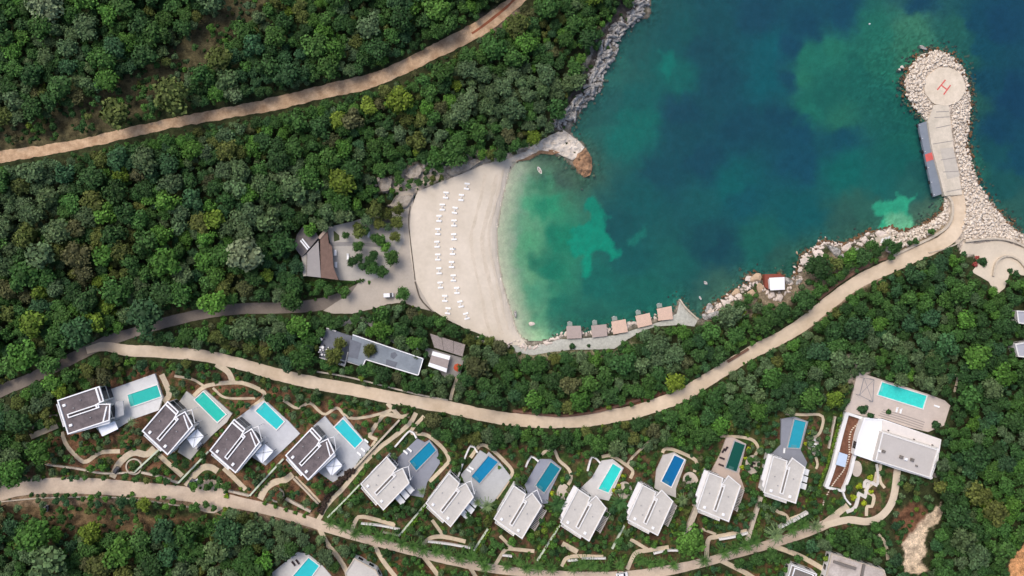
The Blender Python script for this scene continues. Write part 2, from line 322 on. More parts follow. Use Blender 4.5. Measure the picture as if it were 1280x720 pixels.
M_GLASS = mat('dark_window_glass', (38, 46, 54), .12, .2, .4, spec=.7)
M_PATH = mat('garden_path_paving', (200, 184, 158), .9, .14, .8)
M_LIME = mat('limestone', (214, 200, 188), .9, .16, .9, .5)
M_LIME2 = mat('limestone_tan', (186, 160, 132), .9, .2, .9, .5)
M_GREYROCK = mat('grey_karst_rock', (122, 118, 113), .95, .5, .9, .9, c2=(222, 218, 212))
M_WALL = mat('stone_wall', (190, 178, 160), .9, .15, 1)
M_DARK = mat('dark_paint', (40, 40, 44), .6, .1, 1)

M_GW = mat('green_grey_wall', (196, 206, 184), .85, .1, 1); M_BR = mat('brown_stone_wall', (122, 92, 76), .9, .2, 1)
M_KERB = mat('dark_kerb', (96, 88, 78))
WALLS1 = [
 ([(220,543),(169,590)],.9,.6,'thin pale wall between the first and second dark roofed villas',M_GW),([(169,590),(130,591),(96,585),(58,580)],.8,.6,'curving low wall below the leftmost dark roofed villa',M_WALL),
 ([(261.4,564),(224,603)],.9,.6,'thin pale wall between the second and third dark roofed villas',M_GW),([(224,603),(200,595),(178,590)],.8,.8,'low wall along the bed below the second dark roofed villa',M_WALL),
 ([(355,573),(330,600),(313,619)],.9,.6,'thin pale wall between the third and fourth dark roofed villas',M_GW),([(312,619),(286.7,613)],.8,.8,'low wall along the bed below the third dark roofed villa',M_WALL),
 ([(500,524),(470,556),(443.8,584.4)],1.4,.7,'straight cream wall right of the rightmost dark roofed villa',M_WALL),([(450,605),(430,626),(410,646)],1.2,.5,'pale wall at the left corner of the leftmost pale roofed villa',M_GW),
 ([(389,638.5),(374,631),(358,622.5)],.9,1.0,'low wall right of the round bed below the rightmost dark villa',M_WALL),([(368,597),(399,629)],1.0,.5,'cream wall edging the ramp below the rightmost dark roofed villa',M_WALL),
 ([(532,629.5),(499,669)],1.0,.6,'pale wall between the first and second pale roofed villas',M_GW),([(499,669),(479,664.5)],.8,.5,'short low wall left of the second pale roofed villa',M_WALL),([(500,661),(475,656),(452,653.5)],1.0,.6,'white front wall below the leftmost pale roofed villa',M_WHITE),
 ([(610,660),(592.4,687)],1.0,.6,'pale wall between the second and third pale roofed villas',M_GW),([(588,684),(560,679),(535,676)],1.0,.6,'white front wall below the second pale roofed villa',M_WHITE),
 ([(700,655),(671.7,700)],.9,.6,'thin pale wall left of the bright turquoise pool villa',M_GW),([(628,693),(640,694.5)],1.0,.6,'short white front wall below the third pale roofed villa',M_WHITE),
 ([(780,656),(765,685)],1.0,.6,'pale wall left of the royal blue pool villa',M_GW),([(709,700),(722,699)],1.0,.6,'short white front wall at the gate of the turquoise pool villa',M_WHITE),([(727,697),(757,697)],1,.6,'white front wall below the bright turquoise pool villa',M_WHITE),
 ([(870,633),(856,668)],1.6,1.8,'broad grey wall between the royal blue and deep green pool villas',M_WALL),([(816.6,691),(832,687.5),(847,687)],1.0,.6,'white front wall below the royal blue pool villa',M_WHITE),
 ([(950,620),(941,648),(933,675)],1.5,1.2,'broad pale wall right of the deep green pool villa',M_WALL),([(898,673),(916,670),(934,665)],1.2,.7,'white front wall below the deep green pool villa',M_WHITE),
 ([(1043,520),(1035,560)],.9,.6,'thin pale wall right of the rightmost pale roofed villa pool',M_WALL),([(972,658),(990,649),(1008,639)],1.8,.8,'tall white slanting wall below the rightmost pale roofed villa',M_WHITE),
 ([(494,558),(513,538),(521,547)],1.2,.6,'white corner wall above the petrol blue pool',M_WHITE),([(572,597),(588,557),(597,565)],1.2,.6,'white corner wall above the steel blue pool',M_WHITE),([(657,583),(664,570),(673,576)],1.2,.6,'white corner wall above the muted teal pool',M_WHITE),([(734,588),(740,570),(750,578)],1.2,.6,'white corner wall above the bright turquoise pool',M_WHITE),
 ([(1057,515),(1048,548),(1040,582),(1031,608)],1.3,1.5,'long white wall on the left side of the red soil strip',M_WHITE),([(1081,524),(1067,566),(1061,590),(1052,613)],1.3,1.1,'long white wall on the right side of the red soil strip',M_WHITE),([(1057,516),(1082,524)],1.3,1.0,'short white wall at the top of the red soil strip',M_WHITE),([(1031,608),(1052,613)],1.2,.8,'short white wall at the bottom of the red soil strip',M_WHITE),
 ([(1052,613),(1055,622),(1062,630)],1,.6,'curved white wall below the red soil strip',M_WHITE),
 ([(950,535),(957,516)],0,0,'',None)]
WALLS2 = [([(641,513),(680,518),(710,519),(745,514),(775,506),(800,499)],.9,.9,'brown stone wall above the road below the five sun decks',M_BR),([(909,452),(935,436)],.9,.8,'short brown stone wall by the road bend trees',M_BR),
 ([(1022,374),(1050,352),(1075,336),(1085,331)],.9,1.0,'brown stone wall beside the road above the shore scrub',M_BR),([(1090,328),(1107,323)],.9,.8,'short brown stone wall by the gap in the road parapet',M_BR),
 ([(1115,320),(1140,308),(1165,296),(1183,283),(1189,268),(1188,252),(1182,244)],1.0,.8,'long cream parapet along the seaward side of the road by the jetty',M_WALL),([(1205,302),(1230,299),(1250,299),(1270,304),(1292,316)],1.1,.7,'curved cream wall at the foot of the boulder slope',M_WALL),([(1240,345),(1244,328),(1256,320),(1270,324),(1283,338)],1.0,.6,'curved cream wall round the pale yard',M_WALL),
 ([(513,258),(511,275),(513,300),(516,325),(519,350)],.38,.35,'thin dark kerb between the sand and the grey yard',M_KERB),([(519,352),(525,372),(533,382),(541,390)],.45,.5,'thicker dark kerb at the lower left of the beach',M_KERB),
 ([(1203,298),(1197,304),(1180,311),(1160,316)],.5,.4,'thin kerb on the inner side of the road bend by the jetty',M_WALL),([(560,500),(520,492),(440,472),(395,464)],.8,.5,'low wall below the long grey restaurant',M_WALL),([(243,626),(254,637),(268,640),(280,634)],.5,.5,'round kerb below the turning circle',M_WALL),([(0,627),(60,622),(150,622),(240,634)],.4,.4,'low kerb under the left part of the lane',M_WALL),
 ([(849,374),(855,383),(864,392),(872,399)],1.2,.5,'cream wall on the triangular end of the promenade',M_WALL)]
# ---------------------------------------------------------------- terrain
def lines(a0, a1, step, far):
    fine = np.arange(a0, a1+.1, step); out = [a0-s for s in far][::-1]+list(fine)+[a1+s for s in far]; return np.array(out, float)
GX = lines(-80, 1360, 2, [8, 20, 40, 80, 160, 300, 600, 1100]); GY = lines(-80, 800, 2, [8, 20, 40, 80, 160, 300, 600])
XX, YY = np.meshgrid(GX, GY)
SD = segdist(SEA, XX, YY); INS = inside(SEA, XX, YY); SDs = np.where(INS, -SD, SD)
rough = (fbm(XX/5, YY/5, 3)-.5)
isbeach = np.zeros(XX.shape, bool)
low = SDs.copy()
for p in LOW:
    low = np.minimum(low, np.where(inside(p, XX, YY), 0, segdist(p, XX, YY)))
    isbeach |= inside(p, XX, YY) | (segdist(p, XX, YY) < 6)
SDn = SDs+np.where(isbeach, rough*.6, rough*7)*np.exp(-np.abs(SDs)/14)
low = np.maximum(low-6, 0)
H = np.where(SDn > 0, 1.3*(1-np.exp(-SDn/8)), 0)+15*(1-np.exp(-low/330))+np.where(low > 0, (fbm(XX/40, YY/40, 3)-.5)*3*np.minimum(low/60, 1), 0)
depth = np.where(SDn < 0, 11*(1-np.exp(SDn/55))+.05, 0)
H = np.where(SDn < 0, -depth, H)
land = SDn > 3
def flatten(poly, grow=2):
    m = (inside(poly, XX, YY) | (segdist(poly, XX, YY) < grow)) & land
    if m.any():
        h = float(H[m].mean()); H[m] = h; return h
PADH = {}
for i, (poly, c) in TER.items():
    if i in VILLA: poly = poly+[] ; vp = [vpx(i, a, b) for a, b in OUT]; 
    m = inside(poly, XX, YY)
    if i in VILLA: m |= inside(vp, XX, YY)
    if i == 12: m |= inside(BIG, XX, YY)
    m &= land
    PADH[i] = float(H[m].mean()) if m.any() else 20.; H[m] = PADH[i]
PADH['rest'] = flatten(REST)
fixed = np.zeros(XX.shape, bool)
for i, (poly, c) in TER.items(): fixed |= inside(poly, XX, YY)
for i in VILLA: fixed |= inside([vpx(i, a, b) for a, b in OUT], XX, YY)
fixed |= inside(BIG, XX, YY) | inside(REST, XX, YY)
for _ in range(24):
    Hb = (H+np.roll(H, 1, 0)+np.roll(H, -1, 0)+np.roll(H, 1, 1)+np.roll(H, -1, 1))/5; H = np.where((SDs > 8) & ~fixed, Hb, H)
def hxy(px, py):
    px = np.asarray(px, float); py = np.asarray(py, float)
    i = np.clip(np.searchsorted(GX, px)-1, 0, len(GX)-2); j = np.clip(np.searchsorted(GY, py)-1, 0, len(GY)-2)
    fx = np.clip((px-GX[i])/(GX[i+1]-GX[i]), 0, 1); fy = np.clip((py-GY[j])/(GY[j+1]-GY[j]), 0, 1)
    return (H[j, i]*(1-fx)+H[j, i+1]*fx)*(1-fy)+(H[j+1, i]*(1-fx)+H[j+1, i+1]*fx)*fy
def sdxy(px, py):
    i = int(np.clip(np.searchsorted(GX, px)-1, 0, len(GX)-2)); j = int(np.clip(np.searchsorted(GY, py)-1, 0, len(GY)-2)); fx = (px-GX[i])/(GX[i+1]-GX[i]); fy = (py-GY[j])/(GY[j+1]-GY[j])
    return float((SDs[j, i]*(1-fx)+SDs[j, i+1]*fx)*(1-fy)+(SDs[j+1, i]*(1-fx)+SDs[j+1, i+1]*fx)*fy)
def P(px, py, dz=0):
    z = float(hxy(px, py))+dz; return Vector((wx(px, z), wy(py, z), z))
def grid_mesh(name, keep, Z, col):
    X = (XX-640)*K*(CAMH-Z)/CAMH; Y = (360-YY)*K*(CAMH-Z)/CAMH
    ny, nx = XX.shape; idx = np.arange(ny*nx).reshape(ny, nx)
    q = np.stack([idx[1:, :-1], idx[1:, 1:], idx[:-1, 1:], idx[:-1, :-1]], -1)[keep]
    used = np.unique(q); remap = np.full(ny*nx, -1); remap[used] = np.arange(len(used))
    V = np.stack([X.ravel(), Y.ravel(), Z.ravel()], -1)[used]
    return mesh_arrays(name, V, remap[q].ravel(), np.full(len(q), 4), True, None if col is None else col.reshape(-1, col.shape[-1])[used])
cellmax = np.maximum.reduce([H[1:, :-1], H[1:, 1:], H[:-1, 1:], H[:-1, :-1]])
cellmin = np.minimum.reduce([H[1:, :-1], H[1:, 1:], H[:-1, 1:], H[:-1, :-1]])
# ground colours: leaf litter and soil, then patches that have their own colour, and painted shade between the crags
n1 = fbm(XX/22, YY/22, 4)[..., None]; n2_ = fbm(XX/6+50, YY/6, 3)[..., None]
C = s2l((46, 56, 32))*(1-n1)+s2l((60, 62, 38))*n1
def paint(poly, c, soft, amt=1.0):
    global C
    wxp = XX+(fbm(XX/7, YY/7, 3)-.5)*10; wyp = YY+(fbm(XX/7+90, YY/7+40, 3)-.5)*10
    d = segdist(poly, wxp, wyp); s = np.where(inside(poly, wxp, wyp), d, -d); a = np.clip(s/soft+.5, 0, 1)[..., None]*amt
    c = s2l(c) if not isinstance(c, np.ndarray) else c
    C = C*(1-a)+c*a
red = np.clip((n2_-.45)*7, 0, 1)
gcol = s2l((52, 70, 34))*(1-red)+s2l((92, 70, 52))*red
big = np.clip((n1-.5)*8, 0, 1); gcol = gcol*(1-big*.5)+s2l((60, 80, 36))*big*.5
paint(GARDEN, gcol, 4)
red2 = np.clip((fbm(XX/9+20, YY/9+5, 3)-.44)*9, 0, 1)[..., None]*(XX < 500)[..., None]
gc2 = gcol*(1-red2)+s2l((112, 82, 60))*red2; paint([(60,505),(120,475),(190,458),(290,468),(420,500),(500,522),(440,590),(395,650),(300,628),(200,610),(60,602)], gc2, 4)
paint([(-30,632),(300,650),(420,672),(520,700),(640,722),(640,800),(-30,800)], s2l((72, 68, 42))*(1-red)+s2l((98, 76, 54))*red, 8)
paint([(440,690),(640,722),(900,720),(1040,690),(1060,760),(440,760)], s2l((60, 74, 36))*(1-red)+s2l((104, 74, 52))*red, 6)
for poly, c, soft in PATCHES: paint(poly, c, soft)
riprap = s2l((176, 164, 150))
jr = (np.hypot(XX-1172, YY-105) < 48) | inside([(1150,120),(1212,120),(1216,220),(1300,300),(1290,330),(1200,312),(1180,280),(1150,290),(1110,300),(1110,280),(1176,262)], XX, YY)
C[jr] = riprap
crag_shade = inside([(700,165),(712,150),(722,143),(743,118),(752,104),(768,72),(776,46),(800,24),(812,-30),(770,-30),(768,20),(750,45),(738,75),(728,100),(712,120),(690,140),(684,160)], XX, YY); C[crag_shade] = s2l((84, 78, 72))  # ground darkened under the crags: shade of their gaps put into the colour
shore = np.clip(1-np.abs(SDs-1)/7, 0, 1)[..., None]
C = np.where(jr[..., None], C, C*(1-shore)+s2l((128, 120, 108))*shore)
nb = np.clip(1-(segdist(BEACH, XX, YY)*np.where(inside(BEACH, XX, YY), 0, 1))/5, 0, 1)[..., None]*(YY > 210)[..., None]*(YY < 428)[..., None]*(XX > 600)[..., None]
C = C*(1-nb)+s2l((214, 202, 184))*nb
ground = link('ground', grid_mesh('ground', cellmax > 0, H, C), None, mat_attr('ground_soil'))
tag(ground, kind='structure')

# ---------------------------------------------------------------- seabed and sea
SEAPTS = [(815,10,40,90,92),(850,40,33,92,95),(890,30,32,80,92),(950,20,33,72,95),(880,60,32,75,90),(900,100,32,75,92),(960,100,26,92,105),(930,160,32,72,92),(840,90,30,105,100),
(790,60,42,95,92),(780,90,48,105,98),(760,120,44,100,98),(800,120,30,100,98),(780,170,28,112,104),(800,150,28,112,104),(735,150,45,98,92),(850,140,32,72,92),(880,200,32,72,92),(845,175,32,78,92),
(722,195,60,88,82),(690,205,74,94,80),(705,220,74,92,80),(668,212,90,110,90),(672,228,70,130,100),(652,232,150,196,160),(662,222,110,160,130),(645,215,200,215,190),(644,262,160,200,165),(636,300,170,205,170),(640,340,170,205,175),(650,370,150,195,155),(655,400,150,190,155),(652,300,100,175,132),(648,275,125,185,145),(650,330,115,180,138),(662,250,80,172,132),(656,350,130,188,145),(682,255,48,145,112),(700,300,34,130,104),(668,330,50,125,100),(662,365,90,160,130),(672,405,100,155,125),(665,418,130,180,140),
(690,340,36,125,102),(700,380,42,110,95),(700,405,42,100,88),(740,402,42,98,88),(770,285,32,85,90),(790,320,32,88,90),(800,250,32,92,95),(830,220,32,78,92),(880,255,35,90,95),(898,308,33,70,84),(885,300,34,76,86),(930,250,30,85,98),(915,232,27,96,100),(850,330,38,96,92),(950,300,38,98,92),(800,365,36,98,90),(750,350,34,104,96),(900,365,66,98,88),(985,330,52,88,80),
(1000,260,30,88,95),(1000,200,32,75,98),(1050,170,32,78,98),(1060,215,29,102,98),(1100,225,36,98,96),(980,150,32,70,92),(965,60,27,92,106),(1010,35,32,70,95),(1050,20,33,72,98),(1150,5,33,68,95),(1250,30,34,68,98),(1265,120,34,66,98),(1250,160,34,70,98),(1236,100,34,74,96),
(1218,130,52,98,92),(1222,200,50,102,92),(1250,240,42,90,90),(1262,262,60,98,90),(1275,200,34,75,98),(1240,190,38,86,94),(1150,220,40,88,86),(1164,262,80,102,88),(1145,232,50,100,94),(1130,200,32,95,90),(1140,170,36,98,88),
(1000,100,50,120,100),(1012,75,45,116,100),(1040,60,48,118,100),(1095,38,45,110,95),(1143,30,72,125,102),(1070,100,38,100,90),(1030,120,38,100,90),(1100,80,45,108,92),(1132,60,60,112,92),(1110,130,38,98,88),(1050,148,50,112,95),(1012,140,42,112,98),(985,100,32,72,95),(990,60,32,72,98),(1000,165,32,74,98),(1195,40,48,98,90),(1210,70,46,96,90),(1228,60,33,78,98),(1225,25,33,72,96),(1080,262,58,98,88),(1070,280,58,90,82),
(600,-150,40,90,92),(800,-200,34,80,95),(1500,-150,33,64,95),(1500,300,34,66,98),(1100,-200,33,66,96)]
def seafield(px, py):
    ux = px+(fbm(px/16, py/16, 4)-.5)*22; uy = py+(fbm(px/16+60, py/16+9, 4)-.5)*22
    nearland = np.exp(-np.abs(SDs)/5); ux = ux*(1-nearland)+px*nearland; uy = uy*(1-nearland)+py*nearland
    num = np.zeros(px.shape+(3,)); den = np.zeros(px.shape)
    for x, y, *c in SEAPTS:
        d = ((ux-x)**2+(uy-y)**2+30)**-2.1; num += d[..., None]*s2l(c); den += d
    col = num/den[..., None]
    for poly, c, soft in (([(745,244),(757,260),(758,285),(768,300),(775,318),(768,327),(760,316),(748,312),(737,320),(741,340),(735,345),(727,343),(729,322),(712,315),(707,303),(716,288),(730,275),(735,256)], (14,148,125), 5),
            ([(1086,252),(1100,247),(1112,253),(1122,244),(1142,242),(1141,268),(1139,290),(1115,291),(1101,284),(1106,268),(1092,262)], (62,170,138), 4),
            ([(1108,268),(1140,266),(1140,296),(1112,292)], (115,182,148), 8),
            ([(795,282),(806,280),(808,292),(798,305),(786,304)], (36,112,104), 5),
            ([(830,64),(846,62),(842,90),(836,104),(829,98)], (26,122,112), 6)):
        d = segdist(poly, ux, uy); s = np.where(inside(poly, ux, uy), d, -d); a = np.clip(s/soft+.5, 0, 1)[..., None]; col = col*(1-a)+s2l(c)*a
    # stones and weed on the bottom near land
    near = np.clip(1-np.abs(SDs)/26, 0, 1)*(~isbeach); grain = fbm(px/2.3, py/2.3, 2)
    reef = np.exp(-(((px-1150)/75)**2+((py-95)/70)**2))
    rb = np.exp(-(((px-700)/45)**2+((py-212)/22)**2)); amp = np.maximum(np.maximum(near*.9, reef*1.0), rb*.7)
    col = col*(1+(grain-.5)*1.5*amp)[..., None]*(1+(fbm(px/9, py/9, 3)-.5)[..., None]*.22)
    # very shallow water over the beach sand
    msk = np.exp(-((px-635)/34)**2)*np.clip((py-196)/12, 0, 1)*np.clip((432-py)/10, 0, 1)
    wob = (fbm(px/8, py/8, 3)-.5)*7
    b2 = (np.clip(1+(SDs+wob)/40, 0, 1)**.8*msk)[..., None]*.85; col = col*(1-b2)+s2l((156, 202, 164))*b2
    bs = (np.clip(1+(SDs+wob*.5)/26, 0, 1)**.9*msk)[..., None]
    return col*(1-bs)+s2l((222, 220, 200))*bs
inview = (XX > -90) & (XX < 1380) & (YY > -90)
TG = seafield(XX, YY)
SEAGAIN = (1.05, 1.32, 1.2); SEAVEIL = (.006, .004, .006)
WBACK = s2l((20, 70, 88)); fdep = 1-np.exp(-depth/9); fdep = np.minimum(fdep, .36)
Aw = fdep[..., None]
tl = np.clip((TG.mean(-1, keepdims=True)-.12)/.35, 0, 1); GN = np.array(SEAGAIN)*(1-tl)+np.array((.98, .98, .98))*tl
SB = np.clip((TG*GN-np.array(SEAVEIL)-Aw*WBACK)/(1-Aw), .002, .8)
seabed = link('seabed', grid_mesh('seabed', cellmin < .3, H-.03, SB), None, mat_attr('seabed_sand_and_weed', 1, .10, .35, 0, 0, 1.4))
tag(seabed, kind='structure')
# water: a clear surface over the bottom whose water body scatters more blue the deeper it is
mw = bpy.data.materials.new('sea_water'); mw.use_nodes = True; N = mw.node_tree.nodes; L = mw.node_tree.links; N.clear()
o = N.new('ShaderNodeOutputMaterial'); tr = N.new('ShaderNodeBsdfTransparent'); df = N.new('ShaderNodeBsdfDiffuse'); df.inputs[0].default_value = (*WBACK, 1)
at = N.new('ShaderNodeAttribute'); at.attribute_name = 'col'; sp = N.new('ShaderNodeSeparateColor'); L.new(at.outputs['Color'], sp.inputs[0])
m1 = N.new('ShaderNodeMixShader'); L.new(sp.outputs[0], m1.inputs[0]); L.new(tr.outputs[0], m1.inputs[1]); L.new(df.outputs[0], m1.inputs[2])
gl = N.new('ShaderNodeBsdfGlossy'); gl.inputs['Roughness'].default_value = .12; fr = N.new('ShaderNodeFresnel'); fr.inputs[0].default_value = 1.33
g = N.new('ShaderNodeNewGeometry'); nz = N.new('ShaderNodeTexNoise'); nz.inputs['Scale'].default_value = .55; nz.inputs['Detail'].default_value = 4; mp = N.new('ShaderNodeMapping'); mp.inputs['Scale'].default_value = (1, .5, 1); mp.inputs['Rotation'].default_value = (0, 0, .6)
L.new(g.outputs['Position'], mp.inputs[0]); L.new(mp.outputs[0], nz.inputs[0]); bp = N.new('ShaderNodeBump'); bp.inputs['Strength'].default_value = .35; bp.inputs['Distance'].default_value = .25; L.new(nz.outputs[0], bp.inputs['Height']); L.new(bp.outputs[0], gl.inputs['Normal']); L.new(bp.outputs[0], df.inputs['Normal'])
m2 = N.new('ShaderNodeMixShader'); L.new(fr.outputs[0], m2.inputs[0]); L.new(m1.outputs[0], m2.inputs[1]); L.new(gl.outputs[0], m2.inputs[2]); L.new(m2.outputs[0], o.inputs[0])
sea = link('sea_water', grid_mesh('sea_water', cellmin < .12, np.zeros_like(H), np.repeat(Aw, 3, -1)), None, mw); tag(sea, kind='structure')

# ---------------------------------------------------------------- sheets laid on the ground
def drape_poly(name, poly, off, m, jit=0, kind='structure', grid=6, parent=None, thick=.5, flat=None, rgh=0, taper=0):
    pts = []
    n = len(poly)
    for i in range(n):
        a = poly[i]; b = poly[(i+1) % n]; k = max(1, int(math.dist(a, b)/3))
        for t in range(k): pts.append((a[0]+(b[0]-a[0])*t/k, a[1]+(b[1]-a[1])*t/k))
    if jit:
        q = np.array(pts); q[:, 0] += (fbm(q[:, 0]/5+3, q[:, 1]/5, 3)-.5)*jit*2; q[:, 1] += (fbm(q[:, 0]/5, q[:, 1]/5+7, 3)-.5)*jit*2; pts = [tuple(v) for v in q]
    bm = bmesh.new(); vs = [bm.verts.new((x, y, 0)) for x, y in pts]; bm.faces.new(vs); bmesh.ops.triangulate(bm, faces=bm.faces[:])
    x0, x1 = min(p[0] for p in pts), max(p[0] for p in pts); y0, y1 = min(p[1] for p in pts), max(p[1] for p in pts)
    if flat is None:
        for ax, lo, hi in ((0, x0, x1), (1, y0, y1)):
            t = lo+grid
            while t < hi:
                bmesh.ops.bisect_plane(bm, geom=bm.verts[:]+bm.edges[:]+bm.faces[:], plane_co=(t, 0, 0) if ax == 0 else (0, t, 0), plane_no=(1, 0, 0) if ax == 0 else (0, 1, 0)); t += grid
    for f in bm.faces:
        if f.normal.z < 0: f.normal_flip()
    border = [e for e in bm.edges if len(e.link_faces) == 1]
    r = bmesh.ops.extrude_edge_only(bm, edges=border); lowv = set(v for v in r['geom'] if isinstance(v, bmesh.types.BMVert))
    for v in bm.verts:
        z = (float(hxy(v.co.x, v.co.y)) if flat is None else flat); d = thick if v in lowv else 0
        tq = min(1., max(0., sdxy(v.co.x, v.co.y)/taper)) if taper else 1
        z += off*tq+.015*(1-tq)+(rgh*(float(fbm(v.co.x/4, v.co.y/4, 3))-.5) if rgh else 0)
        v.co = (wx(v.co.x, z), wy(v.co.y, z), z-d)
    bmesh.ops.recalc_face_normals(bm, faces=bm.faces)
    me = bpy.data.meshes.new(name); bm.to_mesh(me); bm.free()
    o = link(name, me, parent, m)
    if kind: tag(o, kind=kind)
    return o
def strip(name, pts, width, off, m, jit=0., kind='structure', side=.25, nc=4, flat=None):
    S = smooth_line(pts, 3.0); V = []; n = len(S)
    for i, (x, y, wv) in enumerate(S):
        a = S[max(0, i-1)]; b = S[min(n-1, i+1)]; d = Vector((b[0]-a[0], b[1]-a[1])).normalized(); nn = Vector((-d.y, d.x)); wd = (wv or width)/2
        for k in range(nc+1):
            t = -1+2*k/nc; j = 0
            if jit and k in (0, nc): j = (float(fbm(x/7+k*9, y/7, 3))-.5)*2*jit
            px, py = x+nn.x*(t*wd+j*(1 if t > 0 else -1)), y+nn.y*(t*wd+j*(1 if t > 0 else -1)); z = (float(hxy(px, py)) if flat is None else flat)+off
            if k == 0: V.append((wx(px, z), wy(py, z), z-side))
            V.append((wx(px, z), wy(py, z), z))
            if k == nc: V.append((wx(px, z), wy(py, z), z-side))
    r = nc+3; F = [(i*r+k, i*r+k+1, (i+1)*r+k+1, (i+1)*r+k) for i in range(n-1) for k in range(r-1)]
    mb = MB(); mb.v = V; mb.f = F; o = mb.build(name, m)
    if kind: tag(o, kind=kind)
    return o
M_SAND = mat('beach_sand', (205, 193, 174), .95, .06, .12, .06, c2=(217, 205, 188)); M_PLAZA = mat('sandy_paving', (178, 168, 155), .95, .08, .2)
drape_poly('beach', BEACH, .24, M_SAND, .8, thick=.03, grid=4, taper=9)
SHL = [(640,212),(633,236),(628,262),(624,290),(625,320),(630,350),(637,374),(643,394),(648,412)]
for dx, wd in ((11,3),(19,5),(33,3.5)): strip('sand_ripple_band', [(x-dx+2*math.sin(y/17), y+(6 if dx > 11 else 0)) for x, y in SHL], wd, .265, mat('darker_sand', (198, 185, 164), .95, .07, .3, c2=(212, 199, 181)), 1.4, side=.03)
drape_poly('paved_yard', PLAZA, .19, M_PLAZA, .6)
drape_poly('promenade', PROM, .16, mat('pebble_promenade', (178, 178, 168), .95, .2, 1.2), .4)
strip('dirt_track', DIRT, 14, .12, mat('orange_dirt', (182, 146, 112), .95, .22, .35, .3, c2=(218, 188, 154)), 1.8)
strip('dirt_track', [(590, 42, 3), (612, 26, 3), (636, 6, 3), (660, -20, 3)], 3, .17, mat('red_earth', (150, 92, 66), .95, .2, .5), .8)
strip('old_road', ROADA, 13, .14, mat('old_grey_road', (128, 118, 108), .95, .14, .25), .5)
strip('road', ROADB, 17, .17, mat('beige_road', (196, 176, 150), .9, .09, .10, c2=(218, 200, 176)), .9)
M_RC = mat('sandy_lane', (196, 176, 156), .9, .12, .25, c2=(208, 190, 168))
strip('lane', ROADC, 12, .14, M_RC, .35)
drape_poly('turning_circle', [(262+23*math.cos(t*.2618), 620+21*math.sin(t*.2618)) for t in range(24)], .18, M_RC)
strip('driveway', LOOP, 9, .19, mat('pale_drive', (205, 190, 168), .9, .08, .4), .2)
for i, (pts, wd) in enumerate(PATHS): strip('garden_path', pts, wd, .10+.004*(i % 6), M_PATH, .3, nc=2)
drape_poly('roundabout_yard', [(1205,303),(1220,305),(1250,300),(1292,314),(1360,330),(1360,350),(1285,345),(1262,342),(1256,360),(1245,370),(1236,352),(1215,340),(1222,330),(1218,318),(1200,317)], .15, mat('pale_yard', (205, 192, 172), .9, .07, .2), .4)
M_CONC = mat('jetty_concrete', (196, 186, 168), .9, .1, .3, c2=(214, 202, 184))
drape_poly('jetty_deck', JETTYDECK, 0, M_CONC, 0, flat=1.75, thick=1.8)
drape_poly('helipad', HELI, 0, mat('helipad_sand', (206, 192, 170), .9, .1, .25, c2=(226, 212, 192)), 1.6, flat=1.80, thick=1.8)
drape_poly('sea_ledge', [(640,203),(656,190),(672,178),(690,168),(705,163),(713,168),(722,175),(731,184),(724,192),(716,200),(704,195),(690,189),(676,188),(662,195),(650,201)], .35, mat('pale_ledge', (206, 192, 174), .9, .2, .5, .4, c2=(236, 226, 212)), 1.2, thick=1.0, rgh=1.6, grid=2.5)
drape_poly('sea_ledge', [(722,192),(732,185),(739,196),(741,208),(738,218),(731,222),(722,214),(716,203)], .45, mat('tan_ledge', (134, 100, 74), .9, .3, .5, .6, c2=(188, 150, 116)), 1.0, thick=1.2, rgh=1.8, grid=2)
drape_poly('sea_ledge', [(645,202),(660,196),(676,187),(690,187),(700,191),(690,193),(676,192),(662,200)], .5, mat('tan_ledge', (166, 128, 98)), .6, thick=.6)
# red landing letter on the helipad
mbh = MB()
for a, b in (((1171.6,112.3),(1181.8,99.8)),((1179.6,118.2),(1188.2,106.4)),((1176.4,106.2),(1184.2,112.4))):
    z = 1.83; A = Vector((wx(a[0], z), wy(a[1], z), z)); B = Vector((wx(b[0], z), wy(b[1], z), z)); d = (B-A); c = (A+B)/2
    mbh.box((c.x, c.y, z+(.004 if a[0] == 1176.4 else 0)), (d.length, .5, .03), math.atan2(d.y, d.x))
mh = mbh.build('landing_marking', mat('red_paint', (208, 104, 98), .9, .2, 3)); tag(mh, 'red letter H painted on the round pale helipad', 'marking')

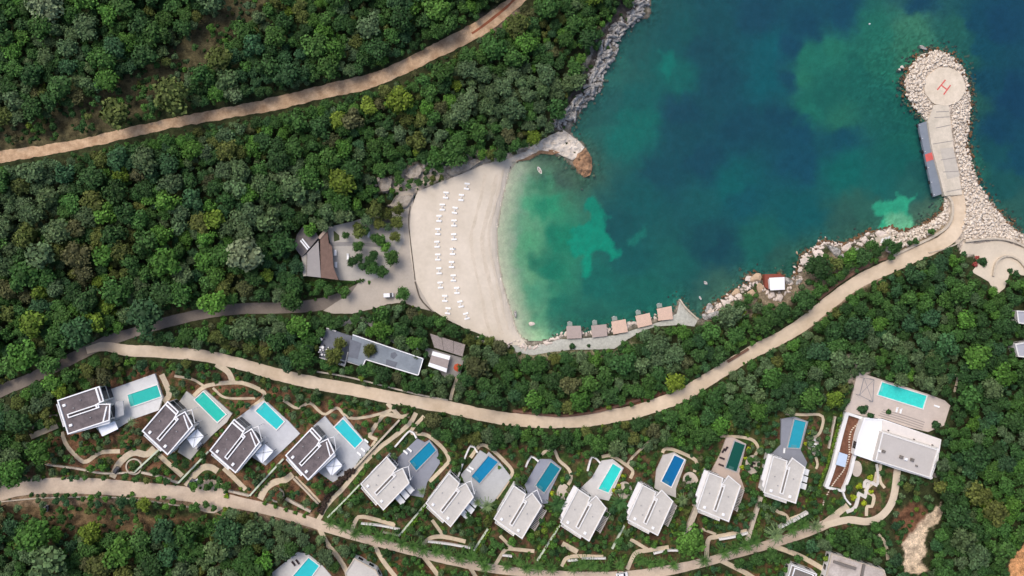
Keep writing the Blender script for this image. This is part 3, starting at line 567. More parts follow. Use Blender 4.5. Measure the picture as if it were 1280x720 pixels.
# ================================================================ vegetation
_ico = {}
def ico(sub):
    if sub not in _ico:
        bm = bmesh.new(); bmesh.ops.create_icosphere(bm, subdivisions=sub, radius=1); bm.verts.ensure_lookup_table()
        _ico[sub] = (np.array([v.co[:] for v in bm.verts]), np.array([[v.index for v in f.verts] for f in bm.faces])); bm.free()
    return _ico[sub]
def crown_proto(seed, leaves=300, lobes=9, leaf=.17, flat=.62, spread=.58, gap=0.):
    """unit crown: lobes of leaf clumps over small cores. returns V, loops, counts, shade"""
    r = np.random.default_rng(seed); C_ = []; 
    for k in range(lobes):
        a = 2*math.pi*(k/lobes)*1.0+r.uniform(-.5, .5); rad = spread*(r.uniform(.55, 1.05) if k > 1 else r.uniform(0, .3)); rr = r.uniform(.27, .46)
        C_.append((math.cos(a*1.7)*rad, math.sin(a*1.7)*rad, flat*r.uniform(-.1, .55)*(1.15-rad), rr))
    V = []; F = []; n = 0; loops = []; counts = []; sh = []
    iv, if_ = ico(1)
    for (x, y, z, rr) in C_:
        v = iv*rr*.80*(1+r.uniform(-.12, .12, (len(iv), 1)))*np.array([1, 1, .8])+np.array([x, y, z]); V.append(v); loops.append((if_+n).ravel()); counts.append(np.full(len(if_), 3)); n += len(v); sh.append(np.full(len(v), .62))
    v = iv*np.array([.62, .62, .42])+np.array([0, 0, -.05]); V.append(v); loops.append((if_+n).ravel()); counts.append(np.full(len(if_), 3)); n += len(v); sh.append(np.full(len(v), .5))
    m = 0; LV = []; LS = []
    areas = np.array([c[3]**2 for c in C_]); areas /= areas.sum()
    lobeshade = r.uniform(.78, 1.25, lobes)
    while m < leaves:
        k = r.choice(lobes, p=areas); x, y, z, rr = C_[k]; d = r.normal(size=3); d[2] = abs(d[2])*1.1-.25; d /= np.linalg.norm(d)
        p = np.array([x, y, z])+d*rr*r.uniform(.84, 1.12)*np.array([1, 1, .85])
        if any(((p-np.array(c[:3]))**2).sum() < (c[3]*.72)**2 for c in C_): 
            if r.random() < .9: continue
        nn = d*.8+r.normal(size=3)*.45+np.array([0, 0, .35]); nn /= np.linalg.norm(nn); t = np.cross(nn, r.normal(size=3)); t /= np.linalg.norm(t)+1e-9; b = np.cross(nn, t)
        s = leaf*r.uniform(.55, 1.2)*.5; e = s*r.uniform(.6, 1.); 
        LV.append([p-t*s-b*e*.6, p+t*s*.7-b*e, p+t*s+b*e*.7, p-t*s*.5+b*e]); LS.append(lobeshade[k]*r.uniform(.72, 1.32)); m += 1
    LV = np.array(LV).reshape(-1, 3); V.append(LV); loops.append(np.arange(len(LV))+n); counts.append(np.full(m, 4)); sh.append(np.repeat(LS, 4))
    return np.concatenate(V), np.concatenate(loops), np.concatenate(counts), np.concatenate(sh)
PROT = [crown_proto(100+k, 300, [8, 9, 10, 12, 7, 11][k % 6], [.17, .15, .19, .16][k % 4], [.62, .8, .5][k % 3]) for k in range(10)]
SMALL = [crown_proto(300+k, 70, 4, .34, .5, .42) for k in range(6)]
SHRUB = [crown_proto(400+k, 110, 6, .26, .5, .5) for k in range(4)]
def merge(items, protos, trunks=False):
    """items: (x, y, z, r, rz, squash, colour, proto index) -> one mesh"""
    Vs, Ls, Cs, Co = [], [], [], []; n = 0
    for (x, y, z, r, a, sq, c, k) in items:
        V, lo, ct, sh = protos[k % len(protos)]; ca, sa = math.cos(a), math.sin(a)
        v = np.stack([(V[:, 0]*ca-V[:, 1]*sa)*r+x, (V[:, 0]*sa+V[:, 1]*ca)*r+y, V[:, 2]*r*sq+z], -1)
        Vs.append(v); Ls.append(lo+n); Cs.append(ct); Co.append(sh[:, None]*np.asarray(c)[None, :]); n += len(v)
        if trunks:
            g = trunks(x, y); t = .05*r+.05; ang = np.arange(5)*2*math.pi/5
            tv = np.concatenate([np.stack([x+np.cos(ang)*t*q, y+np.sin(ang)*t*q, np.full(5, zz)], -1) for q, zz in ((1.3, g-.3), (.7, z))])
            Vs.append(tv); Ls.append(np.array([[i, (i+1) % 5, 5+(i+1) % 5, 5+i] for i in range(5)]).ravel()+n); Cs.append(np.full(5, 4)); Co.append(np.tile(s2l((80, 68, 56)), (10, 1))); n += 10
    return mesh_arrays('mass', np.concatenate(Vs), np.concatenate(Ls), np.concatenate(Cs), False, np.clip(np.concatenate(Co), 0, .9))

# ---- where things may grow (photo pixels, 4 px raster)
HX, HY = np.meshgrid(np.arange(-120, 1405, 4.), np.arange(-120, 845, 4.))
clr = np.where(inside(SEA, HX, HY), -1, 1)*segdist(SEA, HX, HY)-5
WOODHOUSE = [(366,300),(372,290),(380,281),(392,285),(400,292),(410,284),(440,278),(446,272),(470,262),(500,250),(508,250),(500,330),(470,350),(430,352),(400,350),(383,346),(380,322),(368,312)]
SPOTROCK = [[(470,232),(476,222),(486,219),(492,226),(488,238),(478,242)],[(503,220),(512,206),(524,203),(530,212),(524,223),(512,225)],[(480,258),(500,244),(520,240),(512,258),(495,262)],[(553,212),(575,206),(598,196),(606,200),(590,210),(560,222)]]
DECKS = [[(537,416),(583,430),(578,447),(566,468),(533,458),(538,440)]]
BLD2 = [[(1039,691),(1105,712),(1112,740),(1025,740)],[(988,704),(1022,716),(1018,735),(984,725)],[(425,720),(445,695),(480,712),(470,740),(425,740)],[(1268,385),(1290,385),(1290,405),(1270,405)],[(1264,425),(1290,420),(1290,448),(1268,446)]]
HUTD = [(950,345),(986,345),(996,362),(985,378),(958,380),(945,365)]
for p in LOW+[t[0] for t in TER.values()]+[[vpx(i, a, b) for a, b in OUT+[(-.06,.1)]] for i in VILLA]+[BIG, REST, WOODHOUSE, HUTD]+SPOTROCK+DECKS+BLD2+[[(1205,303),(1250,300),(1360,314),(1360,350),(1262,342),(1250,365),(1236,352),(1215,338)], [(1120,60),(1220,60),(1222,215),(1300,290),(1300,315),(1205,314),(1172,298),(1140,130)],
        [(1165,640),(1175,630),(1180,640),(1156,690),(1160,712),(1150,719),(1132,716),(1128,708),(1127,680),(1145,645)], [(1276,685),(1262,705),(1258,745),(1330,740),(1330,640)], [(640,203),(690,166),(716,160),(742,205),(731,222)], [(1058,517),(1083,523),(1052,612),(1028,608)], [(1075,578),(1112,585),(1112,640),(1062,635)]]:
    d = segdist(p, HX, HY); clr = np.minimum(clr, np.where(inside(p, HX, HY), -d, d))
bclr = clr.copy()
for road in (DIRT, ROADA, ROADB, ROADC, LOOP): clr = np.minimum(clr, segdist([q[:2] for q in road], HX, HY, False)-np.mean([q[2] for q in road])/2-(3.5 if road is DIRT else 0))
pclr = clr.copy()
for pts, wd in PATHS: pclr = np.minimum(pclr, segdist(pts, HX, HY, False)-wd/2)
xs = [(414,652),(431,658),(445,666),(459,663),(474,671),(489,671),(503,679),(517,683),(530,686),(546,689),(560,692),(575,697),(590,695),(603,701),(607,708),(634,706),(648,702),(659,709),(673,708),(690,710),(716,709),(729,705),(742,707),(757,709),(775,706),(800,700),(812,704),(826,703),(842,706),(880,700),(905,690),(918,686),(932,682),(944,675),(990,661),(1004,655)]
for q_ in xs: clr = np.minimum(clr, np.hypot(HX-q_[0], HY-q_[1])-6)
for w_ in WALLS1+WALLS2:
    if w_[1]: pclr = np.minimum(pclr, segdist(w_[0], HX, HY, False)-w_[2]/K/2+.3)
ingard = inside(GARDEN, HX, HY) | inside([(440,686),(640,718),(900,712),(1040,680),(1060,720),(1115,720),(1110,760),(440,760)], HX, HY)
clearing = inside([(-40,160),(50,146),(105,120),(155,93),(200,70),(235,40),(280,-20),(350,-20),(322,24),(272,68),(234,102),(187,140),(135,166),(60,188),(0,196),(-60,200)], HX, HY)
clearing |= inside([(0,625),(100,625),(250,640),(300,655),(200,660),(170,672),(90,668),(0,650)], HX, HY) | inside([(195,372),(240,370),(245,390),(205,398)], HX, HY) | inside([(1110,620),(1170,600),(1185,640),(1165,640),(1140,655),(1120,690),(1105,690)], HX, HY)
rockstrip = (segdist(SEA, HX, HY) < np.where(HX > 860, 15, 26)) & (((HX > 690) & (HX < 830) & (HY < 170)) | ((HX > 878) & (HY > 290)))
def at(A, x, y): return A[int(np.clip(round((y+120)/4), 0, A.shape[0]-1)), int(np.clip(round((x+120)/4), 0, A.shape[1]-1))]

TONES = {'dark green': (48,80,40), 'mid green': (66,104,44), 'bright green': (86,132,44), 'yellow green': (132,148,40), 'olive': (104,100,46), 'grey green': (96,112,82), 'blue green': (50,84,58), 'brown': (98,84,60), 'pale grey': (140,138,112)}
TONES = {k: tuple(.56*a+.44*b for a, b in zip(v, (54, 76, 42))) for k, v in TONES.items()}
TN = list(TONES)
def tone_for(x, y):
    if x < 360 and y > 190: wts = [.30,.17,.05,.015,.13,.17,.12,.05,0]
    elif y < 190 and x < 700: wts = [.38,.30,.07,.015,.04,.10,.09,.02,0]
    elif x > 960: wts = [.48,.28,.03,.005,.03,.06,.11,.01,0]
    elif y < 300: wts = [.36,.34,.12,.02,.05,.06,.04,.01,0]
    else: wts = [.36,.36,.08,.005,.04,.06,.08,.02,0]
    wts = np.array(wts); f1 = float(fbm(x/70+3, y/70, 3)); f2 = float(fbm(x/55+40, y/55+11, 3)); f3 = float(fbm(x/45+80, y/45+21, 2))
    wts[[4, 7, 3]] *= math.exp((f1-.5)*8)*.8; wts[[5, 8]] *= math.exp((f2-.5)*14); wts[[2, 1]] *= math.exp((f3-.5)*8); wts[6] *= math.exp(-(f1-.45)*10)*.6
    return rng.choice(len(TN), p=wts/wts.sum())
grid = {}
def hit(x, y, r, k):
    gx, gy = int(x//20), int(y//20)
    for i in range(gx-2, gx+3):
        for j in range(gy-2, gy+3):
            for (a, b, c) in grid.get((i, j), ()):
                if (a-x)**2+(b-y)**2 < (k*(r+c))**2: return True
    return False
def put(x, y, r): grid.setdefault((int(x//20), int(y//20)), []).append((x, y, r))
# hand-placed trees one can tell apart in the photograph
SPECIAL = [(306,318,24,'pale grey'),(153,218,11,'yellow green'),(461,133,11,'yellow green'),(423,148,11,'yellow green'),(145,143,19,'olive'),(213,122,23,'olive'),(273,72,17,'olive'),(388,287,10,'bright green'),(58,10,19,'pale grey'),(18,128,13,'grey green'),
 (133,268,14,'bright green'),(130,320,16,'bright green'),(208,330,18,'bright green'),(255,328,14,'bright green'),(180,396,21,'blue green'),(268,378,17,'bright green'),(366,375,14,'mid green'),(100,415,20,'blue green'),(30,345,18,'mid green'),(30,443,20,'bright green'),(62,455,14,'mid green'),
 (66,478,12,'bright green'),(90,470,12,'mid green'),(48,563,15,'bright green'),(14,592,17,'bright green'),(280,213,12,'grey green'),(215,228,16,'grey green'),(95,285,13,'brown'),(60,250,15,'grey green'),(75,290,16,'grey green'),(50,320,20,'grey green'),(95,320,17,'brown'),(268,275,15,'yellow green'),(250,280,13,'olive'),(310,245,12,'bright green'),
 (430,185,12,'bright green'),(420,60,14,'bright green'),(345,45,14,'mid green'),(405,40,11,'bright green'),(450,290,9,'olive'),(470,262,12,'olive'),(865,678,19,'bright green'),(845,476,12,'yellow green'),(1014,498,14,'mid green'),(725,500,14,'bright green'),(735,480,13,'mid green'),(668,500,12,'bright green'),(45,670,20,'bright green'),(115,665,14,'yellow green'),(150,690,18,'bright green'),(60,700,24,'grey green'),(205,665,16,'blue green'),(235,668,17,'mid green'),(285,665,18,'blue green'),(105,0,16,'bright green'),(155,3,16,'mid green'),
 (418,445,12,'olive'),(430,365+0,8,'mid green'),(503,367,9,'mid green'),(463,436-0,9,'olive'),(425,440-10,9,'olive'),(492,505-0,0,''),(476,300,8,'mid green'),(490,322,10,'mid green'),(466,335,9,'mid green'),(448,308,8,'mid green'),(440,327,7,'dark green'),(462,325,8,'dark green'),(474,280,8,'olive'),(496,278,9,'olive'),(484,268,8,'olive'),(470,298,7,'mid green'),(482,308,8,'bright green'),(494,296,7,'olive'),(456,288,7,'dark green'),(446,283,6,'olive'),(478,340,8,'mid green'),(455,333,7,'dark green'),(468,318,6,'dark green'),(449,322,6,'dark green'),(499,262,8,'olive'),(485,283,6,'grey green'),(460,275,9,'grey green'),(432,294,5,'mid green'),(1074,524,0,''),(690,75,0,'')]
TREES = []
for x, y, r, t in SPECIAL:
    if r: TREES.append((x, y, float(r), TN.index(t), True)); put(x, y, r)
for stage, (n, lo, hi) in enumerate(((6800, 11, 17), (16000, 7.5, 11.5), (35000, 5, 8), (35000, 3.6, 5.5))):
    X_ = rng.uniform(-112, 1396, n); Y_ = rng.uniform(-112, 836, n); R_ = rng.uniform(lo, hi, n); U_ = rng.random(n)
    for x, y, r, u in zip(X_, Y_, R_, U_):
        c = at(clr, x, y)
        if c < 2: continue
        if stage == 0 and u < (.8 if (x > 960 or y < 190 or y > 430) else .45): continue
        if stage == 1 and (x > 960 or y < 190) and u < .4: continue
        if at(ingard, x, y) and (at(pclr, x, y) < 3 or at(bclr, x, y) < 5 or r > 6 or u < .35): continue
        if at(clearing, x, y) and (u < .8 or r > 6): continue
        if at(rockstrip, x, y) and (r > 6 or c < (8 if x > 860 else 14)): continue
        if r > c+2.0 or r > at(pclr, x, y)+3.5: continue
        if hit(x, y, r, .64): continue
        TREES.append((x, y, r, tone_for(x, y), False)); put(x, y, r)
def tree_geo(x, y, r):
    Rm = r*K; hh = 1.2+Rm*1.05; z0 = float(hxy(x, y)); zc = z0+hh
    X, Y = wx(x, zc), wy(y, zc); return X, Y, z0-.02*0, zc, Rm
TREES.sort(key=lambda t: (-t[4], -t[2]))
infr = [t for t in TREES if -4 < t[0] < 1284 and -4 < t[1] < 724]
ind = infr[:290]; rest = [t for t in TREES if t not in set(ind)]
def tcol(k, rr): 
    c = s2l(TONES[TN[k]])*np.array([1.05, 1.1, 1.0])*rr.uniform(.8, 1.25); return np.clip(c*np.array([rr.uniform(.93, 1.08), 1, rr.uniform(.9, 1.1)]), 0, .9)
def ground_at(X, Y):   # world -> ground height (a few fixed-point steps)
    z = 5.
    for _ in range(3): z = float(hxy(X/(K*(CAMH-z)/CAMH)+640, 360-Y/(K*(CAMH-z)/CAMH)))
    return z
items = []
for (x, y, r, k, s) in rest:
    X, Y, z0, zc, Rm = tree_geo(x, y, r); items.append((X, Y, zc, Rm*1.16, rng.uniform(0, 6.28), rng.uniform(.75, 1.15), tcol(k, rng), int(rng.integers(10))))
print('trees', len(TREES), 'individual', len(ind))
pro = [PROT[k] if True else 0 for k in range(10)]
wood = link('woodland', merge([i for i in items if i[3] > 2.0], PROT, trunks=ground_at), None, M_LEAFS); tag(wood, 'many smaller trees filling the woodland between the larger crowns', 'woodland', kind='stuff')
sm = [i for i in items if i[3] <= 2.0]
thick = link('thicket', merge(sm, SHRUB), None, M_LEAFS); tag(thick, 'small bushy trees and tall shrubs thickening the wood edges', 'thicket', kind='stuff')
# undergrowth
ug = []
X_ = rng.uniform(-45, 1330, 21000); Y_ = rng.uniform(-45, 770, 21000)
for x, y in zip(X_, Y_):
    c = at(pclr, x, y)
    if c < 1.2 or at(rockstrip, x, y) and rng.random() < .75: continue
    r = min(rng.uniform(1.6, 4.2), c+1); gd = at(ingard, x, y); n = float(fbm(x/12, y/12, 3))
    if gd and (n < (.46 if x < 490 else .41) or at(bclr, x, y) < 2): continue
    if at(clearing, x, y) and (n < .46 or rng.random() < .3): continue
    z0 = float(hxy(x, y)); z = z0+r*K*.25; k = tone_for(x, y)
    if gd: c3 = s2l([(58, 92, 40), (78, 112, 42), (52, 82, 50), (92, 118, 44)][int(rng.integers(4))])*rng.uniform(.8, 1.15)
    else: c3 = tcol(k, rng)*.9
    ug.append((wx(x, z), wy(y, z), z, r*K*1.2, rng.uniform(0, 6.28), rng.uniform(.5, .9), c3, int(rng.integers(6))))
und = link('undergrowth', merge(ug, SMALL), None, M_LEAFS); tag(und, 'low green scrub and garden ground cover', 'undergrowth', kind='stuff')

# ---- individual trees: shared crown and trunk meshes
CROWNS = []
for V, lo, ct, sh in PROT:
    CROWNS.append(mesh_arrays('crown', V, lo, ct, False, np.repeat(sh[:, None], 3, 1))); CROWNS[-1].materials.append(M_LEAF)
def trunk_mesh(seed):
    r = random.Random(seed); mb = MB(); top = (r.uniform(-.04, .04), r.uniform(-.04, .04), .62)
    mb.tube((0, 0, -.1), (top[0]*.5, top[1]*.5, .35), .055, .042, 8); mb.tube((top[0]*.5, top[1]*.5, .35), top, .042, .03, 8)
    for k in range(5):
        a = k*1.26+r.random(); mb.tube((top[0]*.7, top[1]*.7, .45+.03*k), (math.cos(a)*.36, math.sin(a)*.36, .8+.1*r.random()), .024, .01, 6)
    me = bpy.data.meshes.new('trunk'); me.from_pydata(mb.v, [], mb.f); me.materials.append(M_BARK); return me
TRUNKS = [trunk_mesh(k) for k in range(4)]
LMARK = [('the orange dirt track', 300, 138), ('the orange track bend', 560, 55), ('the left track end', 60, 187), ('the brown brush clearing', 190, 100), ('the round jetty helipad', 1181, 108), ('the white sand beach', 575, 300), ('the beach house', 395, 320), ('the long grey restaurant', 480, 445),
 ('the grey road fork', 135, 428), ('the five timber sun decks', 775, 405), ('the white roofed hut', 970, 354), ('the large white and grey villa', 1125, 560), ('the largest turquoise pool', 1128, 494), ('the pale turning circle', 262, 620), ('the leftmost dark roofed villa', 100, 512), ('the rightmost dark roofed villa', 385, 568), ('the deep green pool villa', 898, 620),
 ('the bright turquoise pool villa', 728, 644), ('the royal blue pool villa', 812, 637), ('the rocky shore headland', 745, 120), ('the pale eroded gully', 1148, 690), ('the orange earth slope', 1268, 700), ('the pale round yard', 1250, 325), ('the beige road bend', 740, 525), ('the palm lined lane', 600, 705), ('the unfinished concrete block', 1070, 708), ('the roadside sea rocks', 1050, 312), ('the stony beach cliff', 515, 215), ('the shaded grey road', 285, 388), ('the bare stony ground', 150, 650), ('the top left corner', 0, 0), ('the left edge of the wood', 0, 300), ('the western wood middle', 180, 280), ('the right edge wood', 1250, 500), ('the wood north of the beach', 420, 200), ('the top edge of the photo', 400, 5)]
def side(dx, dy):
    if abs(dx) > abs(dy): return 'left of' if dx < 0 else 'right of'
    return 'above' if dy < 0 else 'below'
ORD = ['nearest', 'second nearest', 'third nearest', 'fourth nearest', 'fifth nearest', 'sixth nearest', 'seventh nearest', 'eighth nearest', 'ninth nearest', 'tenth nearest']
keys = {}
for t in ind:
    lm = min(range(len(LMARK)), key=lambda i: (LMARK[i][1]-t[0])**2+(LMARK[i][2]-t[1])**2); d = math.hypot(LMARK[lm][1]-t[0], LMARK[lm][2]-t[1])
    keys.setdefault((TN[t[3]], side(t[0]-LMARK[lm][1], t[1]-LMARK[lm][2]), lm), []).append((d, t))
LBL = {}
for (tn, sd, lm), L_ in keys.items():
    L_.sort(key=lambda q: q[0])
    for i, (d, t) in enumerate(L_):
        if len(L_) == 1: s = f'the one large {tn} tree {sd} {LMARK[lm][0]}'
        else: s = f'large {tn} tree {sd} {LMARK[lm][0]}, {ORD[min(i, 9)]} to it'
        LBL[id(t)] = s
for t in ind:
    x, y, r, k, s = t; X, Y, z0, zc, Rm = tree_geo(x, y, r); g = ground_at(X, Y)
    ro = empty('tree', (X, Y, g), LBL[id(t)], 'tree', 'large trees in the woodland', rng.uniform(0, 6.28))
    c = link('crown', CROWNS[int(rng.integers(10))], ro); c.location = (0, 0, zc-g); q = Rm*1.16; c.scale = (q*rng.uniform(.92, 1.08), q, q*rng.uniform(.8, 1.15)); c.color = (*tcol(k, rng), 1)
    tr = link('trunk', TRUNKS[int(rng.integers(4))], ro); h = (zc-g)/.75; tr.scale = (h*.9, h*.9, h)

# ---- hedges along the plots: bright clipped green
def hedge(pts, wpx, hgt, label, c=(84, 112, 44)):
    S = smooth_line(pts, 1.2); it = []
    for (x, y, _) in S:
        for k in range(2):
            xx = x+rng.uniform(-wpx/2, wpx/2)*.7; yy = y+rng.uniform(-wpx/2, wpx/2)*.7; z = float(hxy(xx, yy))+hgt*rng.uniform(.35, .7)
            it.append((wx(xx, z), wy(yy, z), z, max(.45, wpx*K*.34), rng.uniform(0, 6), 1., s2l(c)*rng.uniform(.8, 1.2), int(rng.integers(6))))
    h = link('hedge', merge(it, SMALL), None, M_LEAFS); tag(h, label, 'hedge', 'clipped hedges between the villa plots')
HEDGES = [([(219,548),(195,570),(176,588)],4,'left','hedge beside the wall between the first and second dark roofed villas',(70,92,44)),
 ([(256,572),(240,590),(229,602)],4,'','hedge beside the wall between the second and third dark roofed villas',(62,88,42)),
 ([(350,582),(334,602),(318,620)],4,'','hedge beside the wall between the third and fourth dark roofed villas',(72,96,44)),
 ([(440,588),(415,612),(404,632),(400,640)],9,'','wide dark plum hedge beside the rightmost dark roofed villa',(72,60,52)),
 ([(492,536),(470,556),(447,580)],5,'','dark hedge along the upper stone path right of the rightmost dark roofed villa',(58,84,40)),
 ([(449,608),(430,628),(413,645)],7,'','green hedge under the left corner of the leftmost pale roofed villa',(78,112,42)),
 ([(531,634),(516,654),(502,670)],6,'','bright hedge left of the second pale roofed villa',(90,128,40)),
 ([(612,662),(603,676),(595,690)],6,'','bright hedge left of the third pale roofed villa',(96,124,40)),
 ([(699,656),(688,678),(674,700)],5,'','bright hedge left of the villa with the bright turquoise pool',(92,124,40)),
 ([(783,656),(776,674),(768,692)],5,'','bright hedge left of the villa with the royal blue pool',(94,112,44)),
 ([(957,620),(950,645),(940,675)],7,'','broad green hedge left of the rightmost pale roofed villa',(82,112,44)),
 ([(1052,517),(1044,548),(1036,575),(1025,605),(1017,628)],5,'','long bright hedge beside the red soil strip of the large villa',(98,128,42)),
 ([(386,352),(410,354),(440,353),(455,350)],5,'','straight green hedge below the brown timber terrace of the beach house',(60,92,40)),
 ([(500,506),(515,512),(500,530)],4,'','short hedge at the upper junction of paths below the beige road',(66,96,40)),
 ([(905,606),(921,615),(925,625)],0,'','','')]
for pts, wd, _, lab, c in HEDGES:
    if wd: hedge(pts, wd, 1.2, lab, c)
# ---- palms
def palm_proto(seed, nf=15):
    r = random.Random(seed); mb = MB()
    for k in range(nf):
        a = 2*math.pi*k/nf+r.uniform(-.15, .15); L_ = r.uniform(.85, 1.1); up = r.uniform(.15, .55); prev = Vector((0, 0, 0)); pw = .05; d = Vector((math.cos(a), math.sin(a), 0)); s = Vector((-d.y, d.x, 0))
        for j in range(1, 7):
            t = j/6; p = d*L_*t+Vector((0, 0, up*math.sin(t*2.6)-.35*t*t)); wv = .11*math.sin(min(1, t*1.15+.12)*math.pi*.93)+.012; dr = Vector((0, 0, -.05))
            for sg in (-1, 1):
                for q in range(2):      # leaflets, with gaps between them
                    u0 = prev.lerp(p, q*.5); u1 = prev.lerp(p, q*.5+.3); o = s*sg*wv*1.5+d*.07
                    mb.add([u0, u1, u1+o+dr, u0+o*.8+dr], [(0, 1, 2, 3)])
            mb.add([prev-s*.012, prev+s*.012, p+s*.01, p-s*.01], [(0, 1, 2, 3)]); prev = p
    V = np.array(mb.v); F = np.array(mb.f); sh = np.repeat(np.random.default_rng(seed).uniform(.75, 1.25, len(V)//4), 4)
    me = mesh_arrays('crown', V, F.ravel(), np.full(len(F), 4), False, np.repeat(sh[:, None], 3, 1)); me.materials.append(M_LEAF); return me
PALMC = [palm_proto(k, 14+2*k) for k in range(4)]
mbt = MB()
for j in range(6): mbt.tube((0, 0, j/6-.02), (0, 0, (j+1)/6), .055-.003*j, .048-.003*j, 8)
mt = bpy.data.meshes.new('trunk'); mt.from_pydata(mbt.v, [], mbt.f); mt.materials.append(M_BARK)
def palm(x, y, r, label, c, hgt=None, group='palms along the sandy lane'):
    hgt = hgt or 2.6+r*K*.6; z0 = float(hxy(x, y)); zc = z0+hgt; X, Y = wx(x, zc), wy(y, zc); g = ground_at(X, Y)
    ro = empty('palm_tree', (X, Y, g), label, 'palm tree', group, rng.uniform(0, 6))
    c_ = link('crown', PALMC[int(rng.integers(4))], ro); c_.location = (0, 0, zc-g); c_.scale = (r*K,)*3; c_.color = (*(s2l(c)*rng.uniform(.85, 1.15)), 1)
    t = link('trunk', mt, ro); t.scale = (2.6, 2.6, zc-g)
PL = [(165,528,7,'palm on the pale terrace between the first two dark roofed villas'),(970,668,13,'very large spiky pale palm where the lane forks'),(1019,657,11,'grey green palm at the right end of the sandy lane'),(697,630,13,'dark dense palm between the villas with teal and turquoise pools'),
 (775,628,13,'dark dense palm between the villas with turquoise and royal blue pools'),(609,632,10,'palm on the terrace right of the second pale roofed villa'),(528,614,6,'small yellow green palm beside the slatted canopy of the leftmost pale villa'),(853,625,9,'palm right of the villa with the royal blue pool'),(597,628,6,'small palm beside the slatted canopy of the second pale villa')]
for x, y, r, l in PL: palm(x, y, r, l, (62,98,52) if r > 12 and x < 900 else (104,124,80), group='palms among the villas')
xs = [(414,652),(431,658),(445,666),(459,663),(474,671),(489,671),(503,679),(517,683),(530,686),(546,689),(560,692),(575,697),(590,695),(603,701),(607,708),(634,706),(648,702),(659,709),(673,708),(690,710),(716,709),(729,705),(742,707),(757,709),(775,706),(800,700),(812,704),(826,703),(842,706),(880,700),(905,690),(918,686),(932,682),(944,675),(990,661),(1004,655)]
words = ['first','second','third','fourth','fifth','sixth','seventh','eighth','ninth','tenth','eleventh','twelfth']
def ordn(i):
    if i < 12: return words[i]
    tens = {1:'teenth'}; names = ['thirteenth','fourteenth','fifteenth','sixteenth','seventeenth','eighteenth','nineteenth','twentieth']
    if i < 20: return names[i-12]
    b = {2:'twenty',3:'thirty',4:'forty'}[(i+1)//10] if (i+1) % 10 else {3:'thirtieth',4:'fortieth'}[(i+1)//10]
    return b if (i+1) % 10 == 0 else b+'-'+words[(i+1) % 10-1]
for i, (x, y) in enumerate(xs):
    palm(x, y, rng.uniform(8.5, 11.5), f'small palm on the upper verge of the sandy lane, {ordn(i)} from the left', (70,104,46))
# ---- round bushes one can tell apart
def bush(x, y, r, label, c, group=None):
    z = float(hxy(x, y)); it = [(0, 0, r*K*.3, r*K, 0, .8, s2l(c), int(rng.integers(4)))]
    o = link('bush', merge(it, SHRUB), None, M_LEAFS, Vector((wx(x, z+.5), wy(y, z+.5), z))); o.rotation_euler.z = rng.uniform(0, 6); tag(o, label, 'bush', group)
BU = [(1087,540,5,'dark bush'),]
G1 = 'round bushes along the lane'
for i, (x, y) in enumerate([(154,599),(167,601),(181,601),(193,601),(206,602),(219,605)]): bush(x, y, 3.2, f'small round bush on the lane left of the turning circle, {ordn(i)} from the left', (58,92,42), G1)
for i, (x, y) in enumerate([(331,629),(344,633),(357,637),(369,641),(380,645)]): bush(x, y, 4, f'small round bush on the lane right of the turning circle, {ordn(i)} from the left', (74,110,42), G1)
G2 = 'bushes framing the turning circle'
for i, (x, y) in enumerate([(250,597),(258,594),(267,596),(274,601),(279,608),(282,615)]): bush(x, y, 4, f'dark green bush round the top of the turning circle, {ordn(i)} from the left', (48,82,40), G2)
bush(283.5, 619.5, 4.5, 'yellow green bush at the right end of the turning circle hedge', (120,150,40)); bush(165, 617, 4.5, 'bright round bush in the small bay below the lane', (88,128,50)); bush(168, 583, 8, 'large round dark bush in the round bed left of the turning circle', (60,84,42))
for x, y, r, l in [(779,596,3.5,'yellow green ball bush beside the bright turquoise pool'),(768,613,4,'yellow green shrub below the bright turquoise pool'),(774,607,3,'smaller yellow green shrub next to the oval patio of the bright turquoise pool'),(928,584,4,'bright yellow green ball bush beside the deep green pool'),(932,573,3,'slim yellow green bush right of the deep green pool'),(936,561,4,'yellow green bush above right of the deep green pool'),(1012,541,3.5,'yellow green bush beside the upper right of the rightmost villa pool'),(1007,555,3,'yellow green bush beside the lower right of the rightmost villa pool'),(703,600,5,'bright green bush beside the teal villa pool'),(690,617,4,'yellow green bush below the teal villa pool'),(624,584,3,'pale round shrub beside the second pale villa pool'),(677,651,7,'yellow green bush beside the third pale roofed villa'),(550,571,5,'dark oval bush right of the leftmost pale villa pool'),
    (870,584,6,'dark bush above the oval patio of the royal blue pool'),(1087,597,5,'bright yellow bush at the top of the zigzag path'),(1074,608,5,'bright yellow bush left of the zigzag path'),(1089,615,4,'small yellow bush right of the zigzag path'),(1066,621,5,'bright yellow bush at the lower left of the zigzag path'),(1079,629,4.5,'bright yellow bush below the zigzag path'),(1103,591,5,'dark green bush beside the zigzag path'),(1110,515,4.5,'single round dark bush on the large pool terrace')]:
    bush(x, y, r*1.1, l, (52,84,42) if 'dark' in l else ((88,124,46) if 'bright green' in l or 'pale' in l else (150,164,40)), 'garden bushes at the villas')
